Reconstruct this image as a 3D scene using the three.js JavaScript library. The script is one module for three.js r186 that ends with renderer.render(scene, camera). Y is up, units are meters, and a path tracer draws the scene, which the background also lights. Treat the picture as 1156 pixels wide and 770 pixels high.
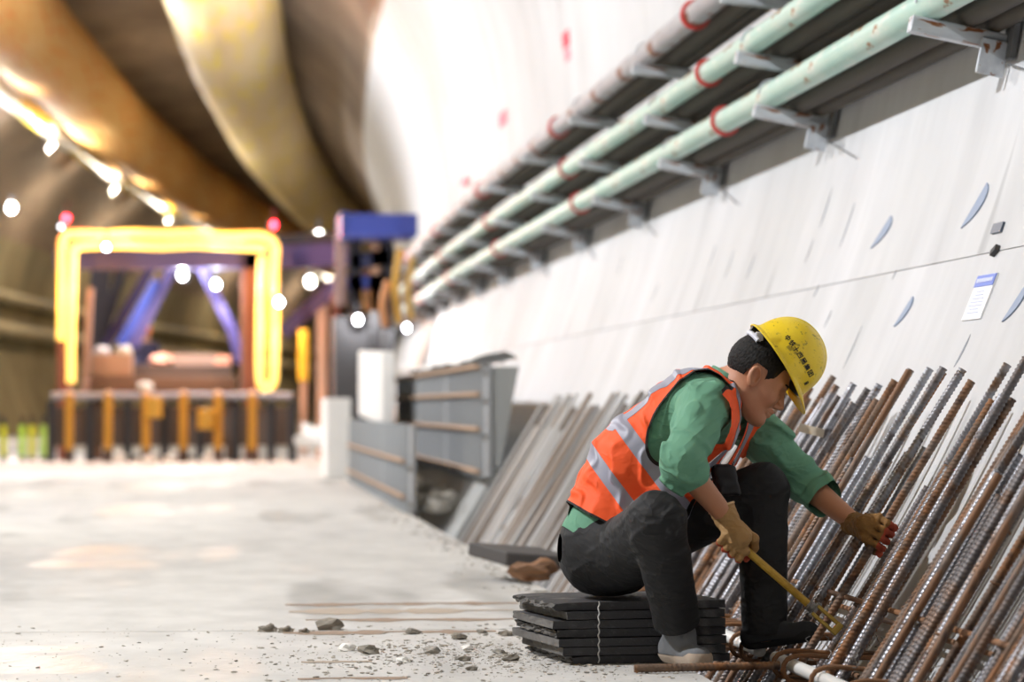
import * as THREE from 'three';
import { mergeGeometries, mergeVertices } from 'three/addons/utils/BufferGeometryUtils.js';
import { RoundedBoxGeometry } from 'three/addons/geometries/RoundedBoxGeometry.js';
import { ImprovedNoise } from 'three/addons/math/ImprovedNoise.js';
import { RectAreaLightUniformsLib } from 'three/addons/lights/RectAreaLightUniformsLib.js';

// ------------------------------------------------------------------ camera, lights, exposure
RectAreaLightUniformsLib.init();
const scene = new THREE.Scene();
scene.background = new THREE.Color(0x000000);
const F = 3370, CAMH = 0.77;                       // focal length in pixels of the 1156 x 770 frame, lens height
const camera = new THREE.PerspectiveCamera(2 * Math.atan(385 / F) * 180 / Math.PI, 1156 / 770, 0.1, 400);
camera.rotation.order = 'YXZ';
const PITCH = Math.atan(75 / F), YAW = -Math.atan(333 * Math.cos(PITCH) / F);
camera.position.set(0, CAMH, 0);
camera.rotation.set(PITCH, YAW, 0);
camera.focus = 9.05; camera.userData.fStop = 2.6;
camera.updateMatrixWorld(true);
const renderer = new THREE.WebGLRenderer();
renderer.toneMapping = THREE.LinearToneMapping;
renderer.toneMappingExposure = 1.03;
renderer.shadowMap.enabled = true;

const V = (x, y, z) => new THREE.Vector3(x, y, z);
const bend = d => d < 27 ? 0 : (d - 27) * (d - 27) / 1414;   // the tunnel turns gently to the right
const XC = -2.9, YC = 3.35, RT = 5.9;              // centre and radius of the bore
// floodlights hung in a row under the left side of the vault (most of them out of frame)
const FLOODS = [-10, 9.4, 22, 34, 46, 60, 72, 86, 100, 116, 134, 154];
const FLOOD_X = -5.4, FLOOD_Y = 7.0, FLOOD_CD = 275;
for (const d of FLOODS) {
  const far = d > 55, l = far ? new THREE.PointLight(0xfff0d8, 26, 0, 2) : new THREE.SpotLight(0xf5f7fc, FLOOD_CD, 0, 1.4, 0.9, 2);
  l.position.set(FLOOD_X + bend(d) + 0.12, FLOOD_Y - 0.12, -d);
  if (!far) { l.target.position.set(1.2 + bend(d), 1.6, -d); scene.add(l.target); }
  l.castShadow = true; l.shadow.radius = 4; l.shadow.mapSize.set(1024, 1024);
  scene.add(l);
}

// ------------------------------------------------------------------ helpers
let seed = 12345;
const rnd = () => { seed = (seed * 1664525 + 1013904223) >>> 0; return seed / 4294967296; };
const rr = (a, b) => a + (b - a) * rnd();
const clamp = (x, a = 0, b = 1) => Math.max(a, Math.min(b, x));
const lerp = (a, b, t) => a + (b - a) * t;
const sstep = (a, b, x) => { const t = clamp((x - a) / (b - a)); return t * t * (3 - 2 * t); };
const perlin = new ImprovedNoise();
const n3 = (x, y, z) => perlin.noise(x + 31.7, y + 17.3, z + 5.1);
function P(px, py, d) {                            // the point of the plane z = -d that this pixel looks at
  const v = V((px - 578) / F, -(py - 385) / F, -1).applyQuaternion(camera.quaternion);
  return v.multiplyScalar(-d / v.z).add(camera.position);
}
function onWall(px, py) {                          // the point of the straight right wall that this pixel looks at
  const v = V((px - 578) / F, -(py - 385) / F, -1).applyQuaternion(camera.quaternion);
  const a = v.x * v.x + v.y * v.y, ox = -XC, oy = CAMH - YC, b = 2 * (ox * v.x + oy * v.y), c = ox * ox + oy * oy - RT * RT;
  const t = (-b + Math.sqrt(b * b - 4 * a * c)) / (2 * a);
  return v.multiplyScalar(t).add(camera.position);
}
const names = {};
function numbered(n) { const k = names[n] = (names[n] ?? -1) + 1; return k ? n + '_' + String(k).padStart(3, '0') : n; }
function shadows(o) { o.traverse(m => { if (m.isMesh) { m.castShadow = true; m.receiveShadow = true; } }); return o; }
function mesh(name, geo, mat, parent) {
  const m = new THREE.Mesh(Array.isArray(geo) ? mergeGeometries(geo.map(g => g.index ? g.toNonIndexed() : g)) : geo, mat);
  m.castShadow = m.receiveShadow = true;
  m.name = parent ? name : numbered(name);
  (parent || scene).add(m);
  return m;
}
function thing(name, label, category, pos = [0, 0, 0], group) {
  const g = new THREE.Group(); g.name = numbered(name); g.position.set(...pos); scene.add(g);
  g.userData = { label, category }; if (group) g.userData.group = group;
  return g;
}
function tag(o, label, category, group) { o.userData.label = label; o.userData.category = category; if (group) o.userData.group = group; return o; }
function struct(o, label) { o.userData.kind = 'structure'; if (label) o.userData.label = label; return o; }
// a periodic value noise and textures made from it
function hash(x, y, s) { let h = (x * 374761393 + y * 668265263 + s * 982451653) | 0; h = Math.imul(h ^ (h >>> 13), 1274126177); return ((h ^ (h >>> 16)) >>> 0) / 4294967296; }
function vn(u, v, nx, ny, s) {
  const x = u * nx, y = v * ny, x0 = Math.floor(x), y0 = Math.floor(y), fx = x - x0, fy = y - y0;
  const m = (a, n) => ((a % n) + n) % n, sx = fx * fx * (3 - 2 * fx), sy = fy * fy * (3 - 2 * fy);
  return lerp(lerp(hash(m(x0, nx), m(y0, ny), s), hash(m(x0 + 1, nx), m(y0, ny), s), sx),
    lerp(hash(m(x0, nx), m(y0 + 1, ny), s), hash(m(x0 + 1, nx), m(y0 + 1, ny), s), sx), sy);
}
function fbm(u, v, nx, ny, s, o = 4) { let a = 0, w = 0.5, t = 0; for (let i = 0; i < o; i++) { a += w * vn(u, v, nx << i, ny << i, s + i * 7); t += w; w *= 0.55; } return a / t; }
function tex(size, fn, srgb = true, rep = [1, 1]) {
  const data = new Uint8Array(size * size * 4);
  for (let j = 0; j < size; j++) for (let i = 0; i < size; i++) {
    const c = fn((i + 0.5) / size, (j + 0.5) / size), k = 4 * (j * size + i);
    data[k] = clamp(c[0], 0, 255); data[k + 1] = clamp(c[1], 0, 255); data[k + 2] = clamp(c[2], 0, 255); data[k + 3] = 255;
  }
  const t = new THREE.DataTexture(data, size, size); t.wrapS = t.wrapT = THREE.RepeatWrapping;
  t.magFilter = THREE.LinearFilter; t.minFilter = THREE.LinearMipmapLinearFilter; t.generateMipmaps = true;
  if (srgb) t.colorSpace = THREE.SRGBColorSpace; t.repeat.set(...rep); t.needsUpdate = true; return t;
}
const mixc = (a, b, t) => [lerp(a[0], b[0], t), lerp(a[1], b[1], t), lerp(a[2], b[2], t)];
const M = (color, roughness = 0.8, o = {}) => new THREE.MeshStandardMaterial({ color, roughness, side: THREE.DoubleSide, ...o });
const grey = (f, lo, hi) => { const v = lerp(lo, hi, f); return [v, v, v]; };

const T = {
  wall: tex(1024, (u, v) => {                      // pale cast concrete, streaked up and down by the shutter
    const a = fbm(u, v, 22, 2, 1, 4), b = fbm(u, v, 4, 4, 9, 4), c = fbm(u, v, 60, 20, 21, 3);
    const k = 202 + 16 * (a - 0.5) + 26 * (b - 0.5) + 10 * (c - 0.5) - 26 * sstep(0.7, 0.8, fbm(u, v, 26, 4, 27, 3)); return [k - 1, k, k + lerp(-1, 4, b)];
  }),
  wallBump: tex(512, (u, v) => grey(fbm(u, v, 60, 5, 3, 4), 0, 255), false),
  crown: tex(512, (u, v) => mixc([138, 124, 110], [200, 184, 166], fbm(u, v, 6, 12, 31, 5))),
  left: tex(512, (u, v) => mixc([122, 116, 92], [204, 194, 160], fbm(u, v, 8, 4, 41, 5))),
  floor: tex(1024, (u, v) => {                     // v runs along the tunnel, u across
    const a = fbm(u, v, 2, 10, 51, 5), b = fbm(u, v, 30, 60, 57, 4), w = fbm(u, v, 3, 26, 63, 3);
    const k = 198 + 36 * (a - 0.5) + 30 * (b - 0.5) - 26 * sstep(0.6, 0.8, w); return [k + 1, k - 1, k - 4 - 4 * a];
  }),
  floorRough: tex(512, (u, v) => { const a = fbm(u, v, 4, 16, 71, 5); const e = fbm(u, v, 14, 14, 77, 3), du = Math.min(Math.abs(u - 0.06), 1 - Math.abs(u - 0.06)), wet = sstep(1.1, 0.7, Math.hypot(du / 0.36, (v - 0.707) / 0.045) + 0.9 * (e - 0.5)); const r = lerp(lerp(115, 235, sstep(0.30, 0.5, a)), lerp(100, 165, sstep(0.4, 0.6, e)), wet); return [r, r, r]; }, false),
  floorBump: tex(1024, (u, v) => grey(fbm(u, v, 60, 60, 75, 5), 0, 255), false),
  pipe: tex(512, (u, v) => {
    const r = fbm(u, v, 3, 10, 81, 5), s = fbm(u, v, 8, 30, 85, 4);
    let c = mixc([150, 196, 182], [196, 214, 202], fbm(u, v, 4, 6, 88, 4));
    c = mixc(c, [214, 214, 204], sstep(0.55, 0.75, s) * 0.7);
    return mixc(c, [142, 92, 48], sstep(0.585, 0.63, r));
  }),
  pipeGrey: tex(512, (u, v) => mixc(mixc([150, 148, 152], [190, 188, 192], fbm(u, v, 3, 8, 91, 4)), [120, 70, 50], sstep(0.6, 0.68, fbm(u, v, 4, 12, 95, 4)))),
  arm: tex(256, (u, v) => mixc(mixc([176, 182, 190], [214, 218, 222], fbm(u, v, 4, 4, 101, 4)), [128, 74, 34], sstep(0.61, 0.67, fbm(u, v, 5, 5, 105, 4)))),
  duct: tex(512, (u, v) => mixc(mixc([232, 172, 88], [244, 204, 138], fbm(u, v, 4, 10, 111, 4)), [236, 142, 60], sstep(0.55, 0.75, fbm(u, v, 6, 30, 115, 3)))),
  ductPale: tex(512, (u, v) => mixc(mixc([226, 200, 146], [240, 220, 176], fbm(u, v, 4, 10, 121, 4)), [238, 214, 96], sstep(0.52, 0.75, fbm(u, v, 6, 24, 125, 3)))),
  rubber: tex(512, (u, v) => { const a = fbm(u, v, 10, 10, 131, 5), b = fbm(u, v, 60, 60, 135, 3); return mixc([52, 52, 54], [120, 120, 120], sstep(0.5, 0.9, a) * 0.7 + 0.3 * sstep(0.6, 0.9, b)); }),
  grain: tex(256, (u, v) => grey(fbm(u, v, 24, 24, 141, 4), 0, 255), false),
  weave: tex(256, (u, v) => { const a = Math.sin(u * 2 * Math.PI * 64) * Math.sin(v * 2 * Math.PI * 64); return grey(0.5 + 0.5 * a, 0, 255); }, false),
  cloth: tex(512, (u, v) => { const w = 0.12 * fbm(u, v, 4, 4, 171, 3), a = fbm(u + w, v, 5, 9, 175, 4), b = fbm(u, v + w, 9, 14, 179, 3), r = Math.pow(1 - Math.abs(2 * a - 1), 4) * 0.7 + Math.pow(1 - Math.abs(2 * b - 1), 4) * 0.3; return grey(r, 0, 255); }, false),
  stone: tex(256, (u, v) => mixc([128, 124, 116], [204, 200, 192], fbm(u, v, 6, 6, 151, 5))),
  wood: tex(256, (u, v) => mixc([150, 112, 22], [214, 176, 62], 0.6 * fbm(u, v, 3, 24, 161, 4) + 0.4 * sstep(0.3, 0.7, fbm(u, v, 8, 8, 165, 4)))),
};
function rustTex(s, base, rust, amount) {
  return tex(256, (u, v) => {
    const a = fbm(u, v, 3, 14, s, 5), b = fbm(u, v, 10, 60, s + 40, 3);
    let c = mixc(base, base.map(x => x * 1.35), b); c = mixc(c, rust, sstep(1 - amount - 0.12, 1 - amount + 0.12, a));
    return mixc(c, [52, 36, 28], 0.5 * sstep(0.6, 0.8, fbm(u, v, 5, 30, s + 80, 3)));
  });
}
// ------------------------------------------------------------------ the tunnel
function sweep(section, ds, uvScale = 1, closed = true) {  // a section (list of [x, y]) carried along the bend
  const pos = [], uv = [], idx = [], n = section.length, per = [0];
  for (let i = 1; i <= n; i++) { const a = section[i - 1], b = section[i % n]; per.push(per[i - 1] + Math.hypot(a[0] - b[0], a[1] - b[1])); }
  const cols = closed ? n + 1 : n;
  ds.forEach(d => { for (let i = 0; i < cols; i++) { const p = section[i % n]; pos.push(p[0] + bend(d), p[1], -d); uv.push(d * uvScale, per[i] * uvScale); } });
  for (let k = 0; k < ds.length - 1; k++) for (let i = 0; i < cols - 1; i++) { const a = k * cols + i, b = a + cols; idx.push(a, b, a + 1, a + 1, b, b + 1); }
  if (closed) for (const [k, flip] of [[0, 1], [ds.length - 1, 0]]) {          // caps
    const o = pos.length / 3; section.forEach(p => { pos.push(p[0] + bend(ds[k]), p[1], -ds[k]); uv.push(p[0] * uvScale, p[1] * uvScale); });
    THREE.ShapeUtils.triangulateShape(section.map(p => new THREE.Vector2(...p)), []).forEach(t => idx.push(o + t[0], o + t[flip ? 2 : 1], o + t[flip ? 1 : 2]));
  }
  const g = new THREE.BufferGeometry(); g.setAttribute('position', new THREE.Float32BufferAttribute(pos, 3)); g.setAttribute('uv', new THREE.Float32BufferAttribute(uv, 2)); g.setIndex(idx);
  return g;
}
function flat(g) { const f = g.toNonIndexed(); f.computeVertexNormals(); return f; }
function smooth(g) { g.computeVertexNormals(); return g; }
const range = (a, b, s) => { const r = []; const n = Math.max(1, Math.round((b - a) / s)); for (let i = 0; i <= n; i++) r.push(a + (b - a) * i / n); return r; };
const rad = x => x * Math.PI / 180;
function arcSection(a0, a1, n, t = 0.4) {          // a thick piece of lining between two angles
  const s = []; for (let i = 0; i <= n; i++) { const a = rad(lerp(a0, a1, i / n)); s.push([XC + RT * Math.cos(a), YC + RT * Math.sin(a)]); }
  for (let i = n; i >= 0; i--) { const a = rad(lerp(a0, a1, i / n)); s.push([XC + (RT + t) * Math.cos(a), YC + (RT + t) * Math.sin(a)]); }
  return s;
}
function creased(g, ang = 0.6) {                   // smooth normals except over edges
  const f = g.toNonIndexed(); f.computeVertexNormals();
  const p = f.attributes.position, nn = f.attributes.normal, map = new Map(), key = i => Math.round(p.getX(i) * 2e3) + ',' + Math.round(p.getY(i) * 2e3) + ',' + Math.round(p.getZ(i) * 2e3);
  for (let i = 0; i < p.count; i++) { const k = key(i); if (!map.has(k)) map.set(k, []); map.get(k).push(i); }
  const out = new Float32Array(p.count * 3), c = Math.cos(ang);
  for (const l of map.values()) for (const i of l) {
    let x = 0, y = 0, z = 0; const ax = nn.getX(i), ay = nn.getY(i), az = nn.getZ(i);
    for (const j of l) { const bx = nn.getX(j), by = nn.getY(j), bz = nn.getZ(j); if (ax * bx + ay * by + az * bz > c) { x += bx; y += by; z += bz; } }
    const q = Math.hypot(x, y, z) || 1; out.set([x / q, y / q, z / q], i * 3);
  }
  f.setAttribute('normal', new THREE.BufferAttribute(out, 3)); return f;
}
const mWall = M(0xffffff, 0.62, { map: T.wall, bumpMap: T.wallBump, bumpScale: 0.0008 });
T.wall.repeat.set(0.16, 0.16); T.wallBump.repeat.set(0.25, 0.25);
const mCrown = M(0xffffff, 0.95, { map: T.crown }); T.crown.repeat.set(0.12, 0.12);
const mLeft = M(0xffffff, 0.9, { map: T.left }); T.left.repeat.set(0.1, 0.1);
const D0 = -18, D1 = 176;
{
  const hAng = h => Math.asin((h - YC) / RT) * 180 / Math.PI;
  const joint = hAng(1.30), g = 0.02;
  const wr = new THREE.Group(); wr.name = 'wall_right'; scene.add(wr); struct(wr, 'white curved concrete side wall of the tunnel');
  const cuts = [D0, -9, 0, 27, 36, 45, 54, 63, 72, 81, 90, 99, 108, 117, 126, 135, 144, 153, 164, D1];
  for (let i = 0; i < cuts.length - 1; i++) {
    const ds = range(cuts[i] + 0.006, cuts[i + 1] - 0.006, cuts[i] >= 27 ? 1.5 : 27);
    mesh('lining_panel', creased(sweep(arcSection(-44, joint - g, 16), ds)), mWall, wr);
    mesh('lining_panel', creased(sweep(arcSection(joint + g, 31.1, 30), ds)), mWall, wr);
  }
  mesh('joint_backing', creased(sweep(arcSection(joint - 1, joint + 1, 2).map(([x, y], k) => [x + (k < 3 ? 0.02 : 0), y]), range(D0, D1, 2))), M(0xb4b6b8, 0.9), wr);
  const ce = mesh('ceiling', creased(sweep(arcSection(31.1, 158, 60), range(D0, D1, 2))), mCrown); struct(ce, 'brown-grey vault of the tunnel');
  const wl = mesh('wall_left', creased(sweep(arcSection(158, 222, 30), range(D0, D1, 2))), mLeft); struct(wl, 'dull olive-grey left side wall');
  for (const [n, d] of [['wall_back', D0 - 0.3], ['wall_front', D1]]) {
    const s = []; for (let a = 0; a < 360; a += 6) s.push([XC + (RT + 0.4) * Math.cos(rad(a)), YC + (RT + 0.4) * Math.sin(rad(a))]);
    struct(mesh(n, flat(sweep(s, [d, d + 0.3])), M(0x77706a, 0.9)), 'far end of the tunnel');
  }
}
// floor: slabs with open joints, and the trough at the foot of the right wall
const EDGE = 1.4;
const mFloor = M(0xffffff, 1, { map: T.floor, roughnessMap: T.floorRough, bumpMap: T.floorBump, bumpScale: 0.004 });
T.floor.repeat.set(0.11, 0.11); T.floorRough.repeat.set(0.14, 0.14); T.floorBump.repeat.set(0.5, 0.5);
{
  const fl = new THREE.Group(); fl.name = 'floor'; scene.add(fl); struct(fl, 'pale dusty concrete tunnel floor');
  const cuts = [D0, -6, 0, 4, 8.05, 10.35, 15.2, 16.9, 21, 26, 31, 37, 43.5, 50, 60, 75, 95, 125, D1];
  for (let i = 0; i < cuts.length - 1; i++) {
    const ds = range(cuts[i] + 0.006, cuts[i + 1] - 0.006, cuts[i] > 26 ? 2 : 50);
    mesh('floor_slab', flat(sweep([[-8.2, 0], [-8.2, -0.3], [EDGE, -0.3], [EDGE, -0.012], [EDGE - 0.012, 0]], ds)), mFloor, fl);
  }
  mesh('sub_base', flat(sweep([[-8.4, -0.28], [-8.4, -0.5], [2.4, -0.5], [2.4, -0.28]], range(D0, D1, 2))), M(0x4a4038, 0.95, { map: T.stone }), fl);
}
// ------------------------------------------------------------------ ventilation ducts under the vault
function ring(x, y, r, n) { const s = []; for (let i = 0; i < n; i++) { const a = i / n * Math.PI * 2; s.push([x + r * Math.cos(a), y + r * Math.sin(a)]); } return s; }
function ductGeo(x, y, r, d0, d1, step, sag) {     // a fabric tube that puckers at its hoops
  const ds = range(d0, d1, step), n = 28, pos = [], uv = [], idx = [];
  ds.forEach(d => { const k = r * (1 - sag * Math.pow(Math.abs(Math.cos(d * Math.PI / 5)), 12)); for (let i = 0; i <= n; i++) { const a = i / n * Math.PI * 2; pos.push(x + bend(d) + k * Math.cos(a), y + k * Math.sin(a) + 0.03 * Math.sin(d * 0.31), -d); uv.push(d * 0.12, i / n * 2); } });
  for (let k = 0; k < ds.length - 1; k++) for (let i = 0; i < n; i++) { const a = k * (n + 1) + i, b = a + n + 1; idx.push(a, b, a + 1, a + 1, b, b + 1); }
  const g = new THREE.BufferGeometry(); g.setAttribute('position', new THREE.Float32BufferAttribute(pos, 3)); g.setAttribute('uv', new THREE.Float32BufferAttribute(uv, 2)); g.setIndex(idx); return smooth(g);
}
const mStrap = M(0x6a6660, 0.7);
function duct(label, x, y, r, mat) {
  const t = thing('ventilation_duct', label, 'duct');
  mesh('fabric_tube', ductGeo(x, y, r, D0 + 1, D1 - 6, 0.5, 0.035), mat, t);
  for (let d = 2.5; d < 150; d += 10) {
    const a = Math.acos(clamp((x - XC) / RT, -1, 1)), top = YC + RT * Math.sin(a) + 0.05;
    mesh('hanger', new THREE.CylinderGeometry(0.02, 0.02, top - y - r + 0.1, 6).translate(x + bend(d), (top + y + r) / 2 - 0.05, -d), mStrap, t);
  }
}
duct('broad orange ventilation duct hanging along the left of the vault', -4.3, 8.0, 0.9, M(0xffffff, 0.75, { map: T.duct }));
duct('broad pale yellow ventilation duct hanging nearer the white wall', -0.27, 7.55, 0.95, M(0xffffff, 0.6, { map: T.ductPale }));
{
  const t = thing('cable_hose', 'thin white and yellow banded hose below the orange duct', 'hose');
  const mW = M(0xe8e6de, 0.4), mY = M(0xf2d648, 0.4);
  for (let d = 0, k = 0; d < 150; d += 5.5, k++) mesh(k % 2 ? 'white_length' : 'yellow_length', smooth(sweep(ring(-5.55, 7.5, 0.2, 14), range(d, d + 5.5, 1))), k % 2 ? mW : mY, t);
  for (let d = 3; d < 150; d += 11) mesh('hanger', new THREE.CylinderGeometry(0.02, 0.02, 1.3, 6).translate(-5.55 + bend(d), 8.2, -d), mStrap, t);
}
// floodlight fittings of the row of lamps
const mLampBody = M(0x30343a, 0.6), mLampFace = M(0xffffff, 0.5, { emissive: 0xfff6ea, emissiveIntensity: 2.2 });
FLOODS.forEach((d, i) => {
  const t = thing('flood_lamp', 'floodlight hung beside the banded hose under the vault', 'lamp', [FLOOD_X + bend(d), FLOOD_Y, -d], 'floodlights under the vault');
  const g = new THREE.Group(); g.name = 'lamp_head'; t.add(g); g.rotation.z = -Math.atan2(5.4, 6.6) ;
  mesh('housing', new RoundedBoxGeometry(0.08, 0.24, 0.3, 2, 0.02).translate(-0.05, 0, 0), mLampBody, g);
  mesh('lamp_face', new THREE.BoxGeometry(0.02, 0.2, 0.26), mLampFace, g);
  mesh('bracket', new THREE.CylinderGeometry(0.015, 0.015, 0.2, 6).translate(-0.12, 0.175, 0), mLampBody, t);
});
// pipes along the left wall far down the tunnel
for (const [y, r, l] of [[3.95, 0.16, 'upper pale pipe along the far left wall'], [3.0, 0.2, 'lower pale pipe along the far left wall']]) {
  const x = XC - Math.sqrt(RT * RT - (y - YC) ** 2) + r + 0.1, t = thing('service_pipe', l, 'pipe');
  mesh('pipe_run', smooth(sweep(ring(x, y, r, 14), range(60, 170, 2))), M(0xcfc6a6, 0.6), t);
  for (let d = 62; d < 168; d += 8) mesh('bracket', new THREE.BoxGeometry(0.26, 0.06, 0.1).translate(x - 0.07 + bend(d), y - r - 0.035, -d), mStrap, t);
}
// ------------------------------------------------------------------ pipes and brackets on the right wall
const PIPES = [[2.575, 2.23, 0.06, 'lowest'], [2.49, 2.475, 0.055, 'middle'], [2.42, 2.77, 0.06, 'uppermost']];
const wallX = h => XC + Math.sqrt(RT * RT - (h - YC) ** 2);
{
  const mG = M(0xffffff, 0.42, { map: T.pipe }), mL = M(0xffffff, 0.5, { map: T.pipeGrey }), mRed = M(0xc8403a, 0.5), mArm = M(0xffffff, 0.5, { map: T.arm }), mPost = M(0x6d6e70, 0.7), mShadeTube = M(0x4a443c, 0.8);
  const labels = ['lowest mint-green rust-stained pipe on the right wall', 'middle mint-green pipe on the right wall', 'uppermost grey pipe on the right wall'];
  PIPES.forEach(([x, y, r], k) => {
    const t = thing('steel_pipe', labels[k], 'pipe');
    mesh('pipe_run', smooth(sweep(ring(x, y, r, 20), [...range(2, 27, 1), ...range(28, 150, 2)], 0.8)), k === 2 ? mL : mG, t);
    for (const d of [8.9, 15.0, 21.1, 27.2, 33.3, 39.4, 45.5]) {
      mesh('coupling', new THREE.TorusGeometry(r + 0.006, 0.014, 8, 24).translate(x + bend(d), y, -d), mRed, t);
    }
  });
  const lev = ['lowest', 'middle', 'uppermost'];                       // dark tubes added on the bracket arms to imitate shade under the pipes
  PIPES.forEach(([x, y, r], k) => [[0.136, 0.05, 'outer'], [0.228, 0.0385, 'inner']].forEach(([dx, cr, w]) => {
    const tilt = Math.atan2(YC - y, wallX(y) - XC), t = thing('shade_band_tube', `${w} added dark cable behind the ${lev[k]} pipe on the right wall`, 'shade_tube');
    mesh('shade_tube_run', smooth(sweep(ring(x + dx, y - 0.002 - dx * Math.tan(tilt) + (cr - r) / Math.cos(tilt) + 0.003, cr, 12), [...range(2, 27, 1), ...range(28, 150, 2)])), mShadeTube, t);
  }));
  const arm = new RoundedBoxGeometry(1, 0.06, 0.07, 2, 0.006);
  const spots = [7.4, 10.55, 13.7, 16.7, 19.7, 22.8, 25.9, 29, 32, 35, 38, 41, 44, 47, 50];
  const nth = ['first', 'second', 'third', 'fourth', 'fifth', 'sixth', 'seventh', 'eighth', 'ninth', 'tenth', 'eleventh', 'twelfth', 'thirteenth', 'fourteenth', 'fifteenth'];
  spots.forEach((d, i) => {
    const t = thing('pipe_bracket', i === 0 ? 'steel pipe bracket on the right wall nearest the lens, above the frame' : `${nth[i - 1]} steel pipe bracket on the right wall counted from the top right corner`, 'bracket', [bend(d), 0, -d], 'pipe brackets on the right wall');
    PIPES.forEach(([x, y, r]) => {
      const tilt = Math.atan2(YC - y, wallX(y) - XC), x0 = x - 0.09, y0 = y - r - 0.03, xe = wallX(y0 - 0.06) - 0.01, L = Math.hypot(xe - x0, (xe - x0) * Math.tan(tilt));
      const a = mesh('arm', arm, mArm, t); a.scale.x = L; a.rotation.z = -tilt; a.position.set((x0 + xe) / 2, y - 0.002 - (r + 0.03) / Math.cos(tilt) - ((x0 + xe) / 2 - x) * Math.tan(tilt), 0);
      const c = mesh('pipe_clip', new THREE.TorusGeometry(r + 0.0075, 0.005, 6, 20, Math.PI), mArm, t); c.position.set(x, y, 0);
    });
    const y0 = 2.02, y1 = 2.8, n = Math.hypot(wallX(y1) - wallX(y0), y1 - y0), p = mesh('wall_post', new THREE.BoxGeometry(0.02, n, 0.12), mPost, t);
    p.position.set((wallX(y0) + wallX(y1)) / 2 - 0.018, (y0 + y1) / 2, 0.06); p.rotation.z = -Math.atan2(wallX(y1) - wallX(y0), y1 - y0);
    const q = mesh('end_plate', new RoundedBoxGeometry(0.1, 0.13, 0.02, 2, 0.004), mArm, t); q.position.set(wallX(2.03) - 0.075, 2.03, 0.045); q.rotation.z = -0.2;
    const w = mesh('thin_wire', new THREE.CylinderGeometry(0.0035, 0.0035, 0.72, 5), mPost, t); w.position.set(wallX(1.93) - 0.016 - (d > 27 ? 0.04 : 0), 1.94, 0.42);  // thin rod slanting down close to the wall beside the bracket
    w.quaternion.setFromUnitVectors(V(0, 1, 0), V(wallX(2.0) - wallX(1.87), 0.13, -0.7).normalize());
  });
}
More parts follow.
